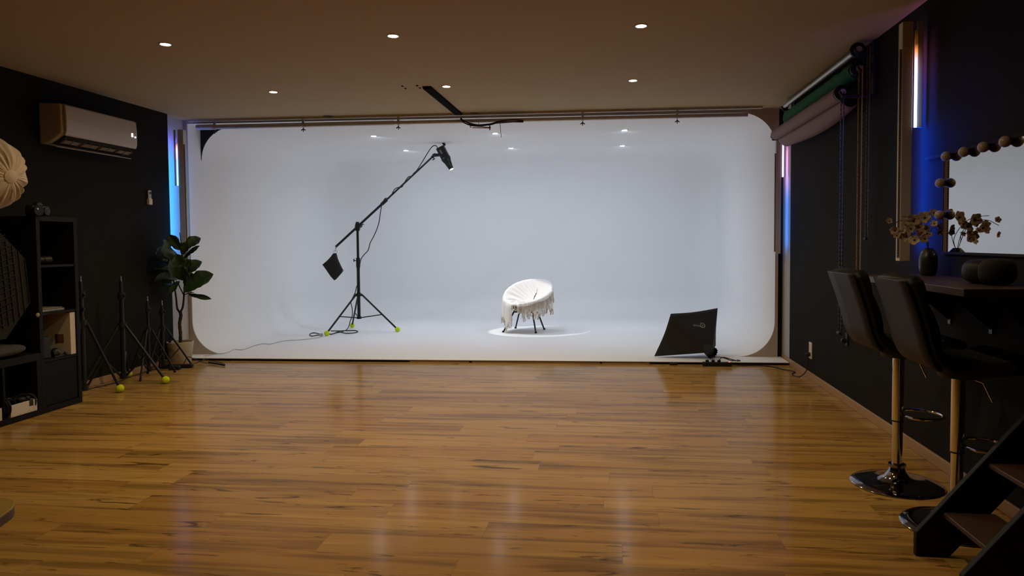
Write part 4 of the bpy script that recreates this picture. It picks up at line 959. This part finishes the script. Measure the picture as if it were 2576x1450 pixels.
for i, (u, v, s_) in enumerate(heads):
    b = MB(); c = atY(u, v, VY+.05*math.sin(i*2.4)); nr = Vector((random.uniform(-.8, .2), -1, random.uniform(-.4, .6))).normalized(); u_ = nr.cross(Vector((0, 0, 1))).normalized(); w_ = nr.cross(u_); R_ = s_/425*random.uniform(.85, 1.3)
    for k in range(5):
        a = 2*PI*k/5+i; d_ = u_*math.cos(a)+w_*math.sin(a); e_ = nr.cross(d_)
        def pet(x, y, d_=d_, e_=e_, c=c, R_=R_, nr=nr): return c+d_*(x*R_)+e_*((y-.5)*R_*1.05*math.sin(min(.98, x*.92+.06)*PI)**.7)+nr*(R_*.25*x*x+R_*.15*(y-.5)**2)
        b.grid(pet, 6, 5)
    f_ = b.build('flower', mat('pale_petal', (.46, .34, .25), .8, var=.2, scale=30), fl, solid=.0006, angle=80)
    MB().ball(c+nr*.003, R_*.18, 8, 6).build('flower_centre', mat('petal_centre', (.10, .05, .04), .8), f_)
bg = thing('black_case', 'rounded black case lying on the counter below the mirror', 'case', (1.72, 3.45, CT))
b = MB()
def lob(c, rx, ry, rz):
    def f(u, v):
        a = u*2*PI; ph = (v-.5)*PI; k = math.cos(ph)**.6
        return Vector((c[0]+rx*math.cos(a)*k, c[1]+ry*math.sin(a)*k, c[2]+rz*(math.copysign(abs(math.sin(ph))**.8, math.sin(ph)))))
    return f
b.grid(lob((1.70, 3.50, CT+.056), .075, .10, .055), 32, 14, True); b.build('case_body', M_LEATHER, bg)
MB().grid(lob((1.70, 3.37, CT+.062), .08, .06, .061), 32, 14, True) if False else None
b = MB(); b.grid(lob((1.70, 3.365, CT+.060), .078, .055, .059), 32, 14, True); b.build('case_lid', M_BFAB, bg)

# ---------------------------------------------------------------- bar stools
def stool(cx, cy, seat_z, top_z, label, rot=0):
    t = thing('bar_stool', label, 'bar stool', (cx, cy, 0), 'black bar stools at the counter')
    c = Vector((cx, cy, 0)); fd = Vector((math.cos(rot), math.sin(rot), 0)); sd_ = Vector((-math.sin(rot), math.cos(rot), 0)); Z = Vector((0, 0, 1))
    MB().lathe(c, Z, [(.001, .225), (.006, .228), (.012, .220), (.018, .17), (.028, .10), (.045, .062), (.075, .043), (.095, .038), (.098, .044), (.112, .044), (.114, .033)], 56).build('base', mat('dark_chrome', (.32, .31, .31), .07, metal=1, var=.02), t)
    MB().cyl(c+Z*.10, c+Z*.345, .0255, n=24).build('outer_column', M_CHROME, t)
    MB().cyl(c+Z*.345, c+Z*(seat_z-.05), .0285, n=24).build('column', M_CHROME, t)
    MB().cyl(c+Z*.338, c+Z*.345, .0300, n=24).build('column_seal', M_BPLAST, t)
    fr_c = c+fd*.105+Z*.375
    P = [c+fd*.02+sd_*.03+Z*.375]+[fr_c+fd*(.115*math.cos(a))+sd_*(.115*math.sin(a)) for a in [math.radians(125-250*i/24) for i in range(25)]]+[c+fd*.02-sd_*.03+Z*.375]
    MB().tube(P, .0075, 8).build('footrest', M_CHROME, t)
    MB().tube([c+Z*(seat_z-.06)+fd*.05, c+Z*(seat_z-.075)+fd*.09-sd_*.03, c+Z*(seat_z-.155)+fd*.12-sd_*.05], .0045, 8).build('height_lever', M_CHROME, t)
    MB().lathe(c+Z*(seat_z-.058), Z, [(0, .03), (.005, .08), (.03, .09)], 20).build('seat_plate', M_BMETAL, t)
    # one L-shaped upholstered shell: seat cushion and back with rounded bend
    sw = .205
    path = [(.24, seat_z-.01), (.20, seat_z+.005), (.10, seat_z-.005), (0, seat_z-.015), (-.10, seat_z-.012), (-.155, seat_z+.02), (-.19, seat_z+.08), (-.215, seat_z+.17), (-.245, seat_z+.27), (-.275, seat_z+.355), (-.288, top_z)]
    pth_ = bez([(x, 0, z) for x, z in path], 5)
    def sh(off, wid, b):
        V = []
        for i, q in enumerate(pth_):
            tn = (pth_[min(i+1, len(pth_)-1)]-pth_[max(i-1, 0)]).normalized(); nn = Vector((tn.z, 0, -tn.x))
            V.append((q, nn))
        return V
    V = sh(0, 0, None); b = MB(); prev = None; ns = len(V)
    for i, (q, nn) in enumerate(V):
        f = i/(ns-1); th_ = .030; quilt = .007*abs(math.sin(f*PI*5)); w = sw*(1-.10*max(0, abs(f-.5)-.42)/.08)
        ring = []
        for s_, k in ((-1, 0), (-.9, 1), (-.3, 1), (.3, 1), (.9, 1), (1, 0), (.9, -1), (0, -1), (-.9, -1)):
            hgt = (.046+quilt*1.6 if abs(s_) < .95 and k > 0 else .012)*1.0 if k > 0 else (.012 if k == 0 else -.012)
            pt = c+fd*(q.x+nn.x*hgt)+Z*(q.z+nn.z*hgt)+sd_*(s_*w); ring.append(b.b.verts.new(pt))
        if prev: b.bridge(prev, ring)
        else: b.face(ring)
        prev = ring
    b.face(prev[::-1]); b.build('seat', M_LEATHER, t, angle=60)
    b = MB()
    V2 = [(q, nn) for q, nn in V][24:]
    prev = None
    for i, (q, nn) in enumerate(V2):
        ring = [b.b.verts.new(c+fd*(q.x-nn.x*.0135)+Z*(q.z-nn.z*.0135)+sd_*(s_*sw*.97)) for s_ in (-1, -.5, 0, .5, 1)]
        if prev:
            for j in range(4): b.face((prev[j], prev[j+1], ring[j+1], ring[j]))
        prev = ring
    b.build('back_panel', mat('satin_black_panel', (.010, .0102, .011), .5, var=.05, spec=.25), t, solid=.006, angle=60)
    return t
stool(1.507, 3.93, .735, 1.128, 'black bar stool with chrome column, farther from the camera', .02)
stool(1.548, 3.37, .735, 1.125, 'black bar stool with chrome column, partly behind the stair', -.02)

# ---------------------------------------------------------------- open stair at the right
st = thing('open_stair', 'steep open stair with black stringers and walnut treads, lower right corner', 'stair', (1.5, 2.86, 0))
def stringer(y, x_end=XR-.002):
    top = lambda x: .098+1.19*(x-1.243)
    bot = lambda x: 0+1.185*(x-1.372)
    Pf = [(1.243, y, 0), (1.372, y, 0), (x_end, y, bot(x_end)), (x_end, y, top(x_end)), (1.243, y, .098)]
    return MB().prism(Pf, (0, -.028, 0))
stringer(3.064).build('stringer', M_BLACK, st, bevel=.003)
stringer(2.678).build('stringer', M_BLACK, st, bevel=.003)
for k, (x, z) in enumerate(((1.345, .187), (1.515, .393), (1.685, .598))):
    MB().box(x, min(x+.20, XR-.003), 2.679, 3.035, z-.020, z).build('tread', M_TREAD, st, bevel=.003)

# ---------------------------------------------------------------- wooden table corner, lower left
tb = thing('side_table', 'corner of a low golden wooden table at the lower left edge', 'table', (-2.4, 2.1, 0))
TZ = .42; cr = atZ(34, 1262, TZ)
M_GOLD = wood('golden_wood', (.40, .27, .04), (.30, .19, .03), 2, 12, 2)
c1 = cr; P = []
x1 = cr.x; y1 = cr.y
poly = [tuple(atZ(u, v, TZ)) for u, v in ((-300, 1262), (-40, 1254), (8, 1253), (26, 1256), (34, 1262), (36, 1270), (30, 1279), (18, 1288), (5, 1297), (-12, 1309), (-40, 1335), (-90, 1400), (-300, 1420))]
MB().prism(poly, (0, 0, -.004)).build('table_top', M_GOLD, tb, bevel=.001)
MB().prism([(x, y, z-.004) for x, y, z in poly], (0, 0, -.032)).build('shaded_side', M_TREAD, tb, bevel=.002)  # dark colour stands in for the shade on the table's side
for dx, dy in ((-.45, -.05), (-.22, -.06), (-.45, -.42), (-.22, -.42)): MB().cyl((x1+dx, y1+dy, TZ-.03), (x1+dx, y1+dy, 0), .016, .012, n=12).build('leg', M_GOLD, tb)

# marks printed on the softbox, raised a hair from its cloth
bpy.context.view_layer.update()
dg = bpy.context.evaluated_depsgraph_get()
from mathutils.bvhtree import BVHTree
cover = [o for o in bpy.data.objects if o.name.startswith('black_cover')][0]
bv = BVHTree.FromObject(cover, dg); mo = cover.matrix_world; inv = mo.inverted()
def on_cloth(u, v):
    d = ray(u, v).normalized(); h = bv.ray_cast(inv @ CAM, inv.to_3x3() @ d)
    return (mo @ h[0]) + d*.0022 if h[0] is not None else None
b = MB()
for P, w in MARKS:
    q = [on_cloth(u, v) for u, v in P]
    if all(x is not None for x in q): b.tube(q, .0048*w, 6)
x = 1744.0
for i, (dx, hgt) in enumerate(((0, 2.4), (2.5, 2.6), (5.0, 2.2), (7.4, 2.6), (9.8, 2.6), (12.2, 2.4), (14.4, 2.6))):
    q = [on_cloth(x+dx, 818.3+dx*.08), on_cloth(x+dx+.4, 818.3+dx*.08+hgt)]
    if all(k is not None for k in q): b.tube(q, .0036, 5)
q = [on_cloth(1743, 816.3), on_cloth(1757, 817.0)]
if all(k is not None for k in q): b.tube(q, .002, 5)
b.build('logo', M_MARK, so)
for o in bpy.data.objects:
    if '_o' in o: del o['_o']
